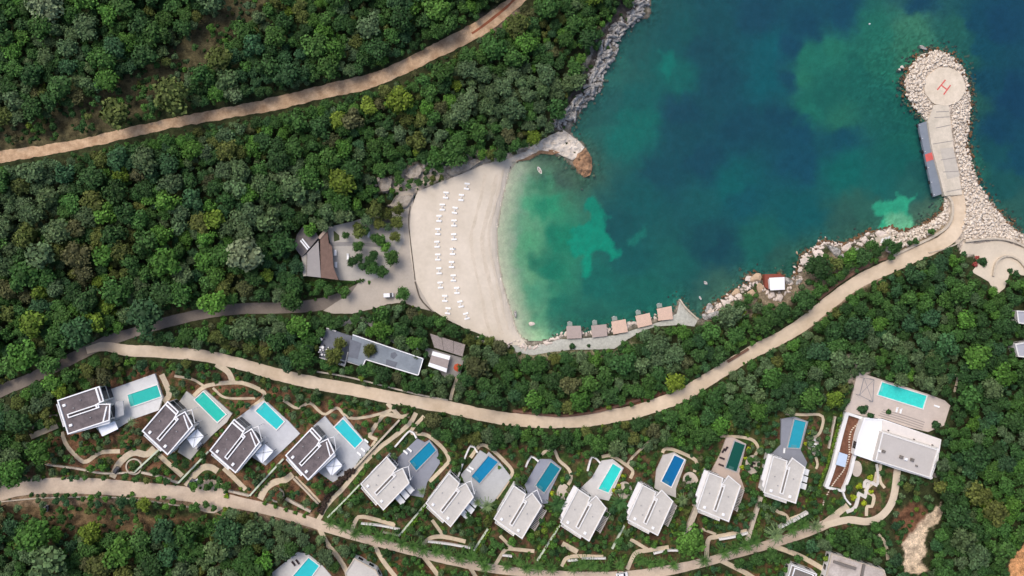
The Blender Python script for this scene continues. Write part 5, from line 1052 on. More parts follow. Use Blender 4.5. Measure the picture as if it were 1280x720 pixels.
# ---- beach house with folded roofs
zb = float(hxy(395,320)); zr = zb+3.8
bh = empty('beach_house', (*pw([(395,320)], zb)[0], zb), 'beach house with folded grey and brown roof planes beside the yard', 'building')
SL = mat('slate_grey_roof', (112, 106, 104), .85, .14, .6); 
def slope(poly, zs_, name, m, parent, bottom=None):
    W_ = [(wx(x, z), wy(y, z), z) for (x, y), z in zip(poly, zs_)]; n = len(W_); c = (sum(p[0] for p in W_)/n, sum(p[1] for p in W_)/n, sum(p[2] for p in W_)/n)
    vs = W_+[c]+[(p[0], p[1], p[2]-.25) for p in W_]; mb = MB(); mb.add(vs, [(k, (k+1) % n, n) for k in range(n)]+[(k, n+1+k, n+1+(k+1) % n, (k+1) % n) for k in range(n)]+[tuple(range(n+1, 2*n+1))[::-1]]); return mb.build(name, m, parent)
w1 = MB(); w1.prism(pw([(371,300),(379,286),(392,288),(397,299),(384,315),(377,319)], zb+2.8), zb-1.5, zb+2.9); w1.prism(pw([(385,318),(397,303),(400,345),(386,343)], zb+2.8), zb-1.5, zb+2.9); w1.build('wall', mat('taupe_render', (150, 140, 132), .85, .08), bh)
ra = slope([(367,308),(371,293),(380,281),(392,284),(398,297),(384,314),(377,321)], [zb+3]*3+[zb+3.6, zb+4.4, zb+4.4, zb+3.2], 'roof', SL, bh)
for k in range(2):
    o = 2.1*k; p = [(374.8+o,301.2-o),(376+o,300-o),(385.2+o,311.2-o*.9),(384+o,312.5-o*.9)]; z = zb+4.55; MB().prism(pw(p, z), z-.5, z).build('skylight', M_WHITE2, ra)
slope([(384,316),(398,301),(401,347),(383.5,345)], [zb+4.2, zb+4.4, zb+3.4, zb+3.2], 'roof', mat('zinc_sheet_roof', (158, 152, 148), .6, .06, .5, wave=(1.2, .12, 0)), bh)
slope([(377,321),(383.5,316),(383,345),(379,345)], [zb+2.9]*4, 'gutter_roof', mat('pale_concrete_edge', (172, 166, 156), .9, .08), bh)
slope([(400,298),(409,285),(411,304),(415,308),(417,335),(423,350),(401,347)], [zb+3.9, zb+3.4, zb+3.2, zb+3.1, zb+3, zb+2.9, zb+3.3], 'timber_roof', mat('brown_timber', (128, 104, 92), .9, .16, .7, wave=(2.2, .25, 1.3)), bh)
slope([(397,297),(408,284),(410,287),(400,299)], [zb+4.2, zb+3.9, zb+3.8, zb+4.1], 'fascia', mat('pale_timber', (182, 160, 142), .85, .1), bh)
[MB().tube((*pw([p], zb+2.9)[0], zb-.3), (*pw([p], zb+2.9)[0], zb+2.9), .12, n=6).build('post', mat('brown_timber', (128, 104, 92)), bh) for p in ((410,304),(414,320),(416,334),(420,347))]
for k in range(3): p = pw([(399.6+.4*k, 310+12*k)], zb+1.5)[0]; MB().box((p[0]+.25, p[1], zb+1.4), (.1, 2.4, 2.2)).build('window', M_GLASS, bh)
zt = zb+.3
for poly, m in (([(409,284),(440,277),(462,270),(500,262),(506,300),(480,345),(455,352),(424,350),(417,335),(413,306)],mat('terrace_concrete', (184, 178, 168), .9, .08, .4)),):
    drape_poly('terrace', poly, .22, m, 0)
drape_poly('paved_path', [(413,303),(442,302),(475,305),(476,309),(442,307),(414,308)], .27, mat('grey_pavers', (150, 146, 142)), 0); drape_poly('paved_path', [(478,268),(490,267),(492,284),(479,285)], .27, mat('dark_pavers', (118, 110, 106), .9, .1, 1), 0)
drape_poly('flower_bed', [(417,288),(424,294),(424.5,300),(417.5,302)], .27, mat('planting_green', (74, 84, 50), .95, .2, 1), 0)

# ---- right edge roofs, unfinished building, bottom villas
def flatbuilding(poly, h, label, mroof, name='building', par=M_WHITE, bdrop=2.):
    c = cen(poly); b0 = float(hxy(*c)); z = b0+h; o = empty(name, (*pw([c], z)[0], b0), label, 'building'); W_ = pw(poly, z)
    MB().prism(W_, b0-bdrop, z-.2).build('wall', M_WHITE, o); r = MB().prism(W_, z-.2, z).build('roof', mroof, o); MB().ring(W_, .4, z, z+.35).build('parapet', par, r)
    for k in range(len(W_)):
        p, q = Vector(W_[k]), Vector(W_[(k+1) % len(W_)]); d = q-p; nn = Vector((d.y, -d.x)).normalized(); nn = nn if (p+d/2-Vector(cen(W_))).dot(nn) > 0 else -nn
        for j in range(int(d.length/3.5)): cc = p+d*((j+.5)/int(d.length/3.5))+nn*.03; MB().box((cc.x, cc.y, b0+1.5), (1.8, .1, 1.6), math.atan2(d.y, d.x)).build('window', M_GLASS, o)
    return o, r, z
o, r, z = flatbuilding([(1039,691),(1105,712),(1114,745),(1026,745)], 3.4, 'unfinished pale stained concrete building at the bottom edge', mat('stained_concrete', (178, 166, 156), .95, .2, .25, c2=(208, 198, 190)), 'unfinished_building', M_WALL)
for poly in ([(1042,700),(1070,709),(1068,712),(1041,703)],[(1078,704),(1081,705),(1074,740),(1071,740)]): MB().prism(pw(poly, z), z, z+.6).build('upstand', M_SLOT, r)
o, r, z = flatbuilding([(989,705),(1021,717),(1012,745),(980,735)], 4, 'small white edged grey flat roof left of the unfinished building', M_SLOT); MB().ring(pw([(993,709),(1017,718),(1010,738),(986,731)], z), .3, z, z+.4).build('parapet', M_WHITE2, r)
flatbuilding([(431,716),(443,697),(470,712),(482,735),(440,745)], 3, 'small roof cut by the bottom edge right of the bottom turquoise pool', M_LROOF, par=M_WALL)
flatbuilding([(1270,388),(1300,390),(1300,408),(1272,404)], 3.5, 'grey roof fragment at the right edge, upper of the two', mat('bluish_roof', (168, 168, 176), .8, .06)); flatbuilding([(1268,430),(1300,424),(1300,448),(1272,446)], 3.5, 'pale roof fragment at the right edge, lower of the two', mat('bluish_roof', (168, 168, 176)))

# ---- timber sun decks on the promenade, with ladders platforms to the sea
for k, (poly, pf, cnum) in enumerate([([(708,407.6),(726,407.2),(727.3,422.8),(708.6,423.5)],[(709,402.5),(715.2,402.2),(715.6,407.2),(709.2,407.4)],0),([(739,407),(758,405.3),(759.2,420),(740.3,422)],[(740,401),(746,400.3),(746.6,405.8),(740.6,406.4)],0),([(764,402),(782,399),(785,415),(766.6,418)],[(764.5,396.2),(771,395.4),(771.8,400.2),(765.3,401.2)],1),([(794,395),(812,391),(815.5,405.6),(797.5,410)],[(794,389),(800,387.4),(801.5,392.4),(795.4,393.8)],1),([(821,386),(839.5,382.5),(841.3,399),(823,401)],[(820.4,380.3),(827,379),(828,383.7),(821.6,385.2)],1)]):
    z = 2.0; c = cen(poly); o = empty('sun_deck', (*pw([c], z)[0], 0), ['grey pink timber deck, leftmost of the five on the promenade','grey pink timber deck, second from the left of the five','peach timber deck, third from the left of the five','peach timber deck, fourth from the left of the five','peach timber deck, rightmost of the five on the promenade'][k], 'sun deck', 'timber decks over the promenade edge')
    q = [Vector(p) for p in poly]; mb = MB(); m = mat('peach_boards' if cnum else 'greyish_boards', (214, 184, 164) if cnum else (176, 160, 152), .85, .07, .9); n = 12
    MB().prism(pw(poly, z-.12), z-.25, z-.09, True).build('frame', mat('deck_frame', (120, 96, 80), .9, .1), o)
    for j in range(n): t0, t1 = j/n, (j+.93)/n; mb.prism(pw([q[0].lerp(q[3], t0), q[1].lerp(q[2], t0), q[1].lerp(q[2], t1), q[0].lerp(q[3], t1)], z), z-.08, z, True)
    mb.build('deck_boards', m, o)
    [MB().tube((*p, -1.5), (*p, z-.2), .14, n=7).build('leg', mat('deck_frame', (120, 96, 80)), o) for p in inset(pw(poly, z)[::-1], .4)]
    p5 = MB(); w5 = pw(pf, 1.0); p5.prism(w5, .85, 1.0, True); p5.build('bathing_step', mat('wet_boards', (140, 150, 142), .8, .12, 1), o)
    ld = MB(); a, b = Vector(w5[0]), Vector(w5[1]); e = (a-Vector(w5[3])).normalized()
    for t in (.35, .65): pt = a.lerp(b, t)+e*.1; ld.tube((pt.x, pt.y, -1), (pt.x, pt.y, 1.7), .04, n=6)
    for zz_ in (-.5, 0, .4, .8): pa, pb = a.lerp(b, .35)+e*.1, a.lerp(b, .65)+e*.1; ld.tube((pa.x, pa.y, zz_), (pb.x, pb.y, zz_), .03, n=6)
    ld.build('ladder', M_WHITE2, o)
# ---- hut on the rocks, pontoon
z = 2.2; hd = [(956,342.7),(976,342.2),(981,346),(981,362),(961,362),(956,358.7)]; tag(MB().prism(pw(hd, z), -1, z).build('hut_platform', mat('red_brown_deck', (136, 74, 60), .85, .12, .8, wave=(2, .1, 1.57))), 'red brown deck platform under the white roofed hut on the rocks', 'platform')
hr = [(961.3,347.3),(980.4,346.3),(980.8,362),(962.7,363)]; z2 = z+2.6; h = empty('hut', (*pw([cen(hr)], z2)[0], z), 'small hut with white flat roof on the sea rocks', 'hut'); W_ = pw(hr, z2)
MB().prism(inset(W_[::-1], .5), z, z2).build('wall', M_WHITE, h); MB().prism(W_, z2, z2+.2, True).build('roof', M_WHITE2, h); p = inset(W_[::-1], .5); mid = (Vector(p[0])+Vector(p[1]))/2; MB().box((mid.x, mid.y, z+1), (1, .2, 2), math.atan2(p[1][1]-p[0][1], p[1][0]-p[0][0])).build('door', M_GLASS, h)
pq = [(1148,155),(1158.3,151.5),(1177.5,242.5),(1167,246)]; z = .9; o = empty('pontoon', (*pw([cen(pq)], z)[0], 0), 'long grey floating pontoon with a red square along the jetty', 'pontoon'); q = [Vector(p) for p in pq]
MB().prism(pw(pq, z), -.3, z, True).build('hull', mat('pontoon_grey', (124, 132, 142), .8, .06, .5), o); a = .42; b = .52
MB().prism(pw([q[0].lerp(q[3], a), q[1].lerp(q[2], a), q[1].lerp(q[2], b), q[0].lerp(q[3], b)], z), z-.02, z+.03).build('red_panel', mat('faded_red', (200, 96, 90), .8, .1), o)
for t in (.02, .2, .38, .6, .8, .97):
    p = pw([q[0].lerp(q[3], t)+Vector((.8, 0))], z)[0]; c = MB(); c.tube((*p, z), (*p, z+.3), .1, n=8); c.tube((p[0]-.2, p[1], z+.28), (p[0]+.2, p[1], z+.28), .06, n=6); c.build('bollard', M_WHITE2, o)
    MB().box((*pw([q[0].lerp(q[3], t)-Vector((.6, 0))], z)[0], .2), (.35, 1.2, .7), .2).build('fender', M_DARK, o)
# concrete joints on the jetty
for k, (a, b) in enumerate([((1170,140),(1186,139)),((1168,147),(1187,146)),((1170,160),(1189,156)),((1166,180),(1191,176)),((1176,200),(1195,197)),((1179,215),(1198,214)),((1183,240),(1202,236))]):
    z = 1.76; p, q = pw([a, b], z); d = Vector(q)-Vector(p); c = (Vector(p)+Vector(q))/2; o = MB().box((c.x, c.y, z), (d.length, .28, .03), math.atan2(d.y, d.x)).build('expansion_joint', mat('grey_joint', (150, 144, 138), .95, .25, 2)); tag(o, kind='structure')
drape_poly('jetty_slab', [(1175,186),(1191,184),(1200,220),(1184,224)], 0, mat('greyer_concrete', (186, 178, 166), .9, .1, .4), 0, flat=1.765, thick=.1)

# ================================================================ rocks and boulders
def rock_mesh(seed, name, m, sub=2, elong=1., cuts=7):
    r = np.random.default_rng(seed); V, F = ico(sub); V = V.copy()
    for _ in range(cuts):
        n = r.normal(size=3); n /= np.linalg.norm(n); d = r.uniform(.45, .8); s = V@n; V -= np.outer(np.maximum(s-d, 0), n)
    V *= (1+r.uniform(-.07, .07, (len(V), 1))); V *= np.array([elong*r.uniform(.9, 1.2), r.uniform(.75, 1), r.uniform(.55, .8)])
    return V, F.ravel(), np.full(len(F), 3), np.ones(len(V))
RK = [rock_mesh(k, 'r', None) for k in range(8)]; RKL = [rock_mesh(50+k, 'r', None, 2, 1.7) for k in range(6)]; CRAG = [rock_mesh(80+k, 'r', None, 3, 1.35, 16) for k in range(6)]
def as_mesh(p, m): me = mesh_arrays('rock', p[0], p[1], p[2]); me.materials.append(m); return me
M_RIP = mat('riprap_limestone', (208, 192, 172), .92, .2, .6, .5, c2=(238, 226, 210))
RIPM = [as_mesh(p, M_RIP) for p in RK]; BIGR = [rock_mesh(120+k, 'r', None, 3, 1.1, 18) for k in range(6)]; LIMM = [as_mesh(p, M_LIME) for p in BIGR]; GRM = [as_mesh(p, M_GREYROCK) for p in CRAG+RKL]; TANM = [as_mesh(p, M_LIME2) for p in BIGR]
M_WETROCK = mat('wet_brown_rock', (112, 84, 56), .6, .3, .8, .6); WETM = [as_mesh(p, M_WETROCK) for p in RK]
RIP = [[(1131,102),(1137,84),(1147,72),(1160,65),(1175,63),(1190,70),(1203,84),(1210,105),(1213,130),(1211,156),(1209,180),(1215,205),(1223,230),(1236,252),(1251,270),(1268,288),(1284,299),(1300,303),(1290,312),(1262,300),(1235,297),(1206,301),(1203,285),(1207,262),(1205,243),(1196,190),(1190,150),(1190,131),(1205,118),(1206,98),(1192,84),(1175,82),(1158,92),(1155,110),(1160,124),(1166,134),(1160,150),(1150,142),(1141,132),(1134,120)]]
KERB = [(1181,246),(1186,262),(1183,278),(1162,293),(1140,304),(1112,316),(1100,308),(1102,290),(1115,287),(1127,293),(1142,289),(1157,282),(1169,275),(1179,266)]
def inpoly(poly, x, y): return bool(inside(poly, np.array([[float(x)]]), np.array([[float(y)]]))[0, 0])
cand = []; g2 = {}
def place(poly, n, lo, hi, kind, k=.62):
    xs_ = [p[0] for p in poly]; ys_ = [p[1] for p in poly]
    X = rng.uniform(min(xs_), max(xs_), n); Y = rng.uniform(min(ys_), max(ys_), n); ok = inside(poly, X[None], Y[None])[0]; Rr = np.sort(rng.uniform(lo, hi, n))[::-1]
    for x, y, r in zip(X[ok], Y[ok], Rr[ok] if n > 0 else []):
        gx, gy = int(x//6), int(y//6)
        if any((a-x)**2+(b-y)**2 < (k*(r+c))**2 for i in (-1, 0, 1) for j in (-1, 0, 1) for a, b, c in g2.get((gx+i, gy+j), ())): continue
        g2.setdefault((gx, gy), []).append((x, y, r)); cand.append((x, y, r, kind))
place(RIP[0], 1500, 1.9, 2.6, 'rip'); place(RIP[0], 16000, .9, 1.9, 'rip'); place(KERB, 1200, 1.4, 2.4, 'rip'); place(KERB, 2000, .8, 1.4, 'rip')
# wet fringe below the waterline round the riprap
for _ in range(4200):
    x, y = rng.uniform(1118, 1275), rng.uniform(52, 290); d = segdist(SEA, np.array([[x]]), np.array([[y]]))[0, 0]
    if (d < 7 if inside(SEA, np.array([[x]]), np.array([[y]]))[0, 0] else d < 2.2) and (x > 1195 or y < 150) and rng.random() < .9-d*.09: cand.append((x, y, rng.uniform(.8, 1.9), 'wet'))
for _ in range(9000):
    x, y = rng.uniform(878, 1182), rng.uniform(255, 405); s_ = sdxy(x, y)
    if -3.5 < s_ < 1.2: cand.append((x, y, rng.uniform(.8, 1.8), 'wet'))
cand.sort(key=lambda c: -c[2]); ripc = [c for c in cand if c[3] == 'rip']; indr = ripc[:230]; restr = ripc[230:]
def rlabel(x, y):
    if y < 145: return 'pale angular limestone boulder in the riprap round the helipad', 'boulders round the jetty head'
    if y < 240: return 'pale limestone boulder on the seaward flank of the jetty', 'boulders on the jetty flank'
    if x > 1195: return 'pale limestone boulder on the wide slope at the foot of the jetty', 'boulders at the jetty foot'
    return 'pale limestone boulder below the road parapet by the jetty', 'boulders below the road parapet'
def zrock(x, y, r): return max(float(hxy(x, y)), -.3)+r*K*.25
for (x, y, r, k) in indr:
    z = zrock(x, y, r)+.3; o = link('boulder', RIPM[int(rng.integers(8))]); o.location = (wx(x, z), wy(y, z), z); s = r*K*1.15; o.scale = (s, s, s); o.rotation_euler = (rng.uniform(-.4, .4), rng.uniform(-.4, .4), rng.uniform(0, 6.28)); l, g_ = rlabel(x, y); tag(o, l, 'boulder', g_)
def stuffrocks(L_, protos, name, label, m):
    it = []
    for (x, y, r, *_) in L_: z = zrock(x, y, r); it.append((wx(x, z), wy(y, z), z, r*K*1.2, rng.uniform(0, 6.28), 1., (1, 1, 1), int(rng.integers(len(protos)))))
    tag(link(name, merge(it, protos), None, m), label, 'rocks', kind='stuff')
stuffrocks(restr, RK, 'riprap', 'smaller pale stones filling the riprap round the jetty', M_RIP)
stuffrocks([c for c in cand if c[3] == 'wet'], RK, 'wet_riprap', 'brown wet stones at the waterline round the jetty', M_WETROCK)
sub = []
for _ in range(60000):
    x, y = rng.uniform(655, 1278), rng.uniform(20, 425); s_ = sdxy(x, y)
    if s_ > -1 or s_ < -16 or (x < 690 and y > 240) or (1085 < x < 1145 and 240 < y < 292): continue
    near_j = x > 1110 and y < 300
    if rng.random() < math.exp(s_/(6 if near_j else 3.5))*(.8 if near_j or y > 280 else .35): sub.append((x, y, rng.uniform(.7, 1.9)))
it = [(wx(x, zq), wy(y, zq), zq, r*K*1.3, rng.uniform(0, 6.28), .8, s2l((92, 108, 86))*rng.uniform(.45, 1.35), int(rng.integers(8))) for (x, y, r) in sub for zq in [min(-.25, float(hxy(x, y))+r*K*.3)]]
tag(link('submerged_stones', merge(it, RK), None, mat_attr('submerged_stone', .9, .2, .8, .3)), 'greenish stones lying under the clear water near the shore', 'stones', kind='stuff')
# grey karst crags on the headland shore: a line between wood and sea
crags = []; CL = smooth_line([(800,4),(795,18),(783,28),(772,38),(764,52),(760,66),(752,78),(744,92),(743,106),(736,118),(724,130),(712,140),(703,150),(697,158)], 3.2)
for (x, y, _) in CL:
    for q in range(4):
        xx = x+rng.uniform(-11, 9); yy = y+rng.uniform(-4, 4); crags.append((xx, yy, rng.uniform(2.0, 5.2)))
crags.sort(key=lambda c: -c[2])
def slot(x, y): return 'near the top edge of the photo' if y < 40 else ('halfway down the headland' if y < 105 else 'above the pale ledge')
for i, (x, y, r) in enumerate(crags[:70]):
    z = max(float(hxy(x, y)), -.2)+r*K*.3; o = link('crag', GRM[int(rng.integers(len(GRM)))]); o.location = (wx(x, z), wy(y, z), z); s = r*K; o.scale = (s*1.1, s*.72, s*rng.uniform(.8, 1.7)); o.rotation_euler = (rng.uniform(-.4, .4), rng.uniform(-.2, .2), .7+rng.uniform(-.9, .9)+math.pi*int(rng.integers(2))); tag(o, 'grey jagged limestone crag on the headland shore '+slot(x, y), 'rock', 'grey crags '+slot(x, y))
more = [(x+rng.uniform(-9, 10), y+rng.uniform(-4, 4), rng.uniform(.9, 2.4)) for (x, y, _) in CL for _k in range(9)]
stuffrocks(more, CRAG[:2]+RK, 'shore_rocks', 'small broken grey rocks along the headland shore', M_GREYROCK)
# pale sea rocks below the road
SR = [(1024,322,11,'largest flat topped pale sea rock below the road'),(1008,328,8,'big pale sea rock left of the largest one'),(996,316,3,'thin white rock standing alone in the water off the shore'),(1000,337,5,'pale rock at the left foot of the shore rocks'),(1016,333,4,'small pale rock between the two largest sea rocks'),(1043,313,7,'broad grey pink shore rock right of the largest sea rock'),(1058,310,6,'shore rock between the scrub bush and the water'),(1053,322,5,'grey shore rock by the round grey bush'),(1080,300,6,'pale shore rock left of the sun loungers'),(1076,306,4,'small shore rock below left of the lounger ledge'),(1100,293,8,'pale flat shore rock above the sun loungers'),(1090,301,5,'pale rock by the left lounger'),(1110,312,5,'pale rock by the blue towel'),
 (1067,315,5,'grey rock near the shore stairs'),(945,348,8,'orange tinted pale rock left of the white roofed hut'),(936,349,5,'pale rock at the tip left of the hut'),(950,360,6,'tan rock below left of the hut'),(940,368,7,'tan rock ridge left of the hut platform'),(920,366,6,'grey tan rock at the shore notch'),(908,379,7,'pale pink flat rock on the shore'),(925,372,6,'pale rock above the pink flat rock'),(886,386,6,'grey rock right of the promenade tip'),(893,394,6,'larger grey rock at the shore behind the trees'),(882,396,4,'small grey rock next to the promenade tip'),(985,352,5,'grey rock right of the hut'),(992,347,4,'thin grey rock right of the hut near the water'),(999,352,4,'small grey rock beside the concrete ramp'),(975,372,6,'rubble rock below the hut'),(965,368,5,'flat rubble rock below left of the hut'),
 (882,354,2.6,'white tipped rock on the dark reef in the bay'),(644,393,2.8,'small dark boulder in the shallows near the beach'),(665,405,4.8,'larger white topped boulder in the shallows'),(672.5,210,2.6,'slim dark rock in the pebbly cove'),(1127,84,2.8,'lone pale boulder in the water left of the jetty head'),(1124,87,2,'smaller pale boulder beside the lone one in the water'),(1154,60,3.2,'grey flat boulder at the water above the jetty head')]
for x, y, r, l in SR:
    z = (max(float(hxy(x, y)), -.25))+r*K*.22; mm = TANM if ('tan' in l or 'orange' in l) else (GRM if 'grey' in l or 'dark' in l else LIMM); o = link('rock', mm[int(rng.integers(len(mm)))]); o.location = (wx(x, z), wy(y, z), z); s = r*K*1.08; o.scale = (s*(.35 if 'thin' in l or 'slim' in l else 1), s, s*.55); o.rotation_euler = (0, 0, rng.uniform(-.5, .5) if 'thin' in l or 'slim' in l else rng.uniform(0, 6)); tag(o, l, 'rock')
fill = []
for line, n, wdt in (([(1000,345),(1003,325),(1030,305),(1060,308),(1080,298),(1110,290)], 110, 6),([(880,394),(893,386),(910,375),(930,362),(945,352),(956,362)], 100, 6),([(956,366),(975,370),(990,352),(1000,348)], 45, 6),([(650,432),(665,434),(685,428),(706,418),(734,416),(762,412),(794,404),(818,398)], 160, 4),([(470,232),(487,226),(520,212),(560,212),(600,198)], 60, 8),([(600,424),(630,430),(645,428)], 30, 5)):
    S = smooth_line(line, 2)
    for _ in range(n): x, y, q = S[int(rng.integers(len(S)))]; fill.append((x+rng.normal()*wdt*.45, y+rng.normal()*wdt*.4, rng.uniform(.7, 2.1)))
stuffrocks(fill, RK+RKL, 'loose_stones', 'loose pale stones scattered along the bay shore', M_LIME)
for k, p in enumerate(SPOTROCK):
    c = cen(p); its = []; o = None
    poly = p; z0 = float(hxy(*c)); mb = MB(); n = len(poly)
    bm = bmesh.new(); z = z0+1.6; vs = [bm.verts.new((wx(x, z), wy(y, z), z0-1)) for x, y in poly]; f = bm.faces.new(vs); r = bmesh.ops.extrude_face_region(bm, geom=[f]); 
    tv = [v for v in r['geom'] if isinstance(v, bmesh.types.BMVert)]
    cc = sum((v.co for v in tv), Vector())/len(tv)
    for v in tv: v.co = cc+(v.co-cc)*.82; v.co.z = z
    bmesh.ops.subdivide_edges(bm, edges=bm.edges[:], cuts=3, use_grid_fill=True)
    for v in bm.verts:
        nz_ = mnoise.noise_vector(v.co*.6)*.7+mnoise.noise_vector(v.co*1.7)*.35; v.co += nz_
    bmesh.ops.triangulate(bm, faces=bm.faces[:]); bmesh.ops.recalc_face_normals(bm, faces=bm.faces); me = bpy.data.meshes.new('outcrop'); bm.to_mesh(me); bm.free()
    o = link('outcrop', me, None, mat('beige_outcrop', (164, 152, 136), .95, .3, .6, .8, c2=(190, 180, 166))); tag(o, ['round grey beige outcrop above the beach house yard','larger grey outcrop above left of the beach','bare ledge between the yard and the beach top','long bare ledge along the top edge of the beach'][k], 'rock')

# ================================================================ beach and pool furniture
FAB = mat('white_lounger_fabric', (240, 240, 238), .8, .03, 2)
def lounger_proto():
    parts = {}
    m = MB(); m.box((-.25, 0, .33), (1.4, .64, .09)); parts['mattress'] = (m, FAB)
    m = MB(); m.box((.72, 0, .48), (.7, .64, .08), 0, -.5); parts['backrest'] = (m, FAB)
    m = MB(); m.box((0, .33, .26), (2.0, .05, .06)); m.box((0, -.33, .26), (2.0, .05, .06)); m.box((-.97, 0, .26), (.05, .66, .06)); m.box((.97, 0, .26), (.05, .66, .06)); parts['frame'] = (m, M_WHITE2)
    legs = []
    for sx in (-.8, .8):
        for sy in (-.3, .3): m = MB(); m.box((sx, sy, .12), (.06, .06, .26)); legs.append(m)
    out = []
    for k, (m, mm) in parts.items(): me = bpy.data.meshes.new(k); me.from_pydata(m.v, [], m.f); me.materials.append(mm); out.append((k, me))
    for m in legs: me = bpy.data.meshes.new('leg'); me.from_pydata(m.v, [], m.f); me.materials.append(M_WHITE2); out.append(('leg', me))
    return out
LP_ = lounger_proto(); DARKF = mat('dark_lounger_fabric', (58, 46, 48), .8, .1, 2); LPD = []
for nme, me in LP_:
    m2_ = me.copy(); m2_.materials.clear(); m2_.materials.append(DARKF); LPD.append((nme, m2_))
def lounger(x, y, rz, label, z=None, group='white loungers on the beach', dark=False, cat='sun lounger', sc=1.):
    z = float(hxy(x, y))+.08 if z is None else z; o = empty('sun_lounger', (wx(x, z), wy(y, z), z), label, cat, group, rz); o.scale = (sc, sc, sc)
    for nme, me in (LPD if dark else LP_): link(nme, me, o)
LEFT = [(557.3,244,-5),(552.9,259,0),(548.8,273,0),(547.3,289.4,0),(546.3,305.3,3),(547.3,321.3,0),(548.8,338.5,3),(550.4,356.3,5),(556,372.9,0),(559.8,388.5,-6)]
RIGHT = [(583.5,232.9,-8),(576.5,246.9,-5),(568.5,262.9,-8),(567.5,278.8,0),(567.3,296,4),(565.6,314.4,0),(564.4,330.6,0),(566.6,347.5,2),(571,363,4),(575.6,380,12),(583,395,14)]
for rown, rowp in (('left', LEFT), ('right', RIGHT)):
    for i, (x, y, a) in enumerate(rowp):
        rz = R(a); dx, dy = 3.35*math.sin(rz), 3.2*math.cos(rz)
        lounger(x-dx*1, y-dy, rz, f'upper white lounger of the {ordn(i)} pair from the top, {rown} beach row', sc=.98); lounger(x+dx, y+dy, rz, f'lower white lounger of the {ordn(i)} pair from the top, {rown} beach row', sc=.98)
        z = float(hxy(x, y))+.08; X, Y = wx(x, z), wy(y, z); o = empty('closed_parasol', (X, Y, z), f'closed white parasol with tray between the {ordn(i)} lounger pair, {rown} beach row', 'parasol', 'closed parasols on the beach', rz)
        m = MB(); m.tube((X, Y, z), (X, Y, z+2.3), .03, n=6); m.build('pole', M_SLOT, o); m = MB(); m.tube((X, Y, z+1.1), (X, Y, z+2.25), .17, .04, n=8); m.build('furled_canopy', FAB, o); m = MB(); m.box((X, Y, z+.55), (.42, .62, .05), rz); m.build('tray', FAB, o); MB().disc((X, Y, z), .25, .08, 12).build('base', M_SLOT, o)
def tz(i): return TZ[i]+.02
for x, y, a, l, i, dk in [(507,565,-40,'left of the two white loungers beside the petrol blue pool',5,0),(512,562,-40,'right of the two white loungers beside the petrol blue pool',5,0),(589,585,-30,'white lounger left of the steel blue pool',6,0),(586,588,-30,'second white lounger left of the steel blue pool',6,0),
   (785,609,-30,'upper white lounger on the oval patio by the bright turquoise pool',8,0),(783.5,613,-30,'lower white lounger on the oval patio by the bright turquoise pool',8,0),(1020.5,550.5,-12,'upper of three white loungers on the patio right of the soft teal pool',11,0),(1019,555,-12,'middle of three white loungers on the patio right of the soft teal pool',11,0),(1017.5,559,-12,'lower of three white loungers on the patio right of the soft teal pool',11,0),
   (1120.5,512,75,'left of the two white loungers on the large pool terrace',12,0),(1125.5,513.5,75,'right of the two white loungers on the large pool terrace',12,0),(1170,507.5,-18,'single white lounger on the right side of the large pool terrace',12,0),(980,563,85,'white lounger on the grey terrace above the rightmost pale villa',11,0),
   (904,563,60,'dark red lounger left of the deep green pool, upper',10,1),(907.5,561,60,'dark lounger left of the deep green pool, right one',10,1),(902,572.5,-20,'dark lounger in the middle left of the deep green pool',10,1),(901,581,-20,'dark lounger at the lower left of the deep green pool',10,1),(940.5,578.5,-20,'upper dark chair on the patio right of the deep green pool',10,1),(938,582.5,-20,'lower dark chair on the patio right of the deep green pool',10,1),
   (812,603,-5,'dark lounger at the left corner of the royal blue pool terrace',9,1),(458,551,-40,'left white lounger below the turquoise pool of the rightmost dark villa',4,0),(454,562,-40,'middle white lounger below the turquoise pool of the rightmost dark villa',4,0),(449,567,-40,'lower white lounger below the turquoise pool of the rightmost dark villa',4,0),
   (367,704,-50,'left dark lounger beside the bottom turquoise pool',13,1),(372,702,-50,'right dark lounger beside the bottom turquoise pool',13,1)]:
    on = inside(TER[i][0], np.array([[x]]), np.array([[y]]))[0, 0]; lounger(x, y, R(-a) if False else R(a), l, tz(i) if on else float(hxy(x, y))+.27, 'loungers at the villa pools', bool(dk), sc=.95)
for x, y, a, l in [(1102,301,70,'left of three white loungers on the shore rocks below the road'),(1106,300,70,'middle of three white loungers on the shore rocks below the road'),(1110,299,70,'right of three white loungers on the shore rocks below the road')]: lounger(x, y, R(a), l, float(hxy(x, y))+.9, 'loungers on the sea rocks')
t = MB(); z = float(hxy(1106,307))+.6; t.box((wx(1106,z), wy(307,z), z), (2.8, .9, .15), .5); tag(t.build('towel', mat('blue_cloth', (74, 104, 160), .9, .1, 2), bevel=.05), 'blue towel spread on the shore rocks below three loungers', 'towel')
t = MB(); z = float(hxy(1104,306))+.35; t.prism(pw([(1094,297),(1114,293),(1119,306),(1098,313)], z+.3), z-2, z+.3); tag(t.build('bathing_platform', M_WALL), 'small pale stone platform under the three shore loungers', 'platform')
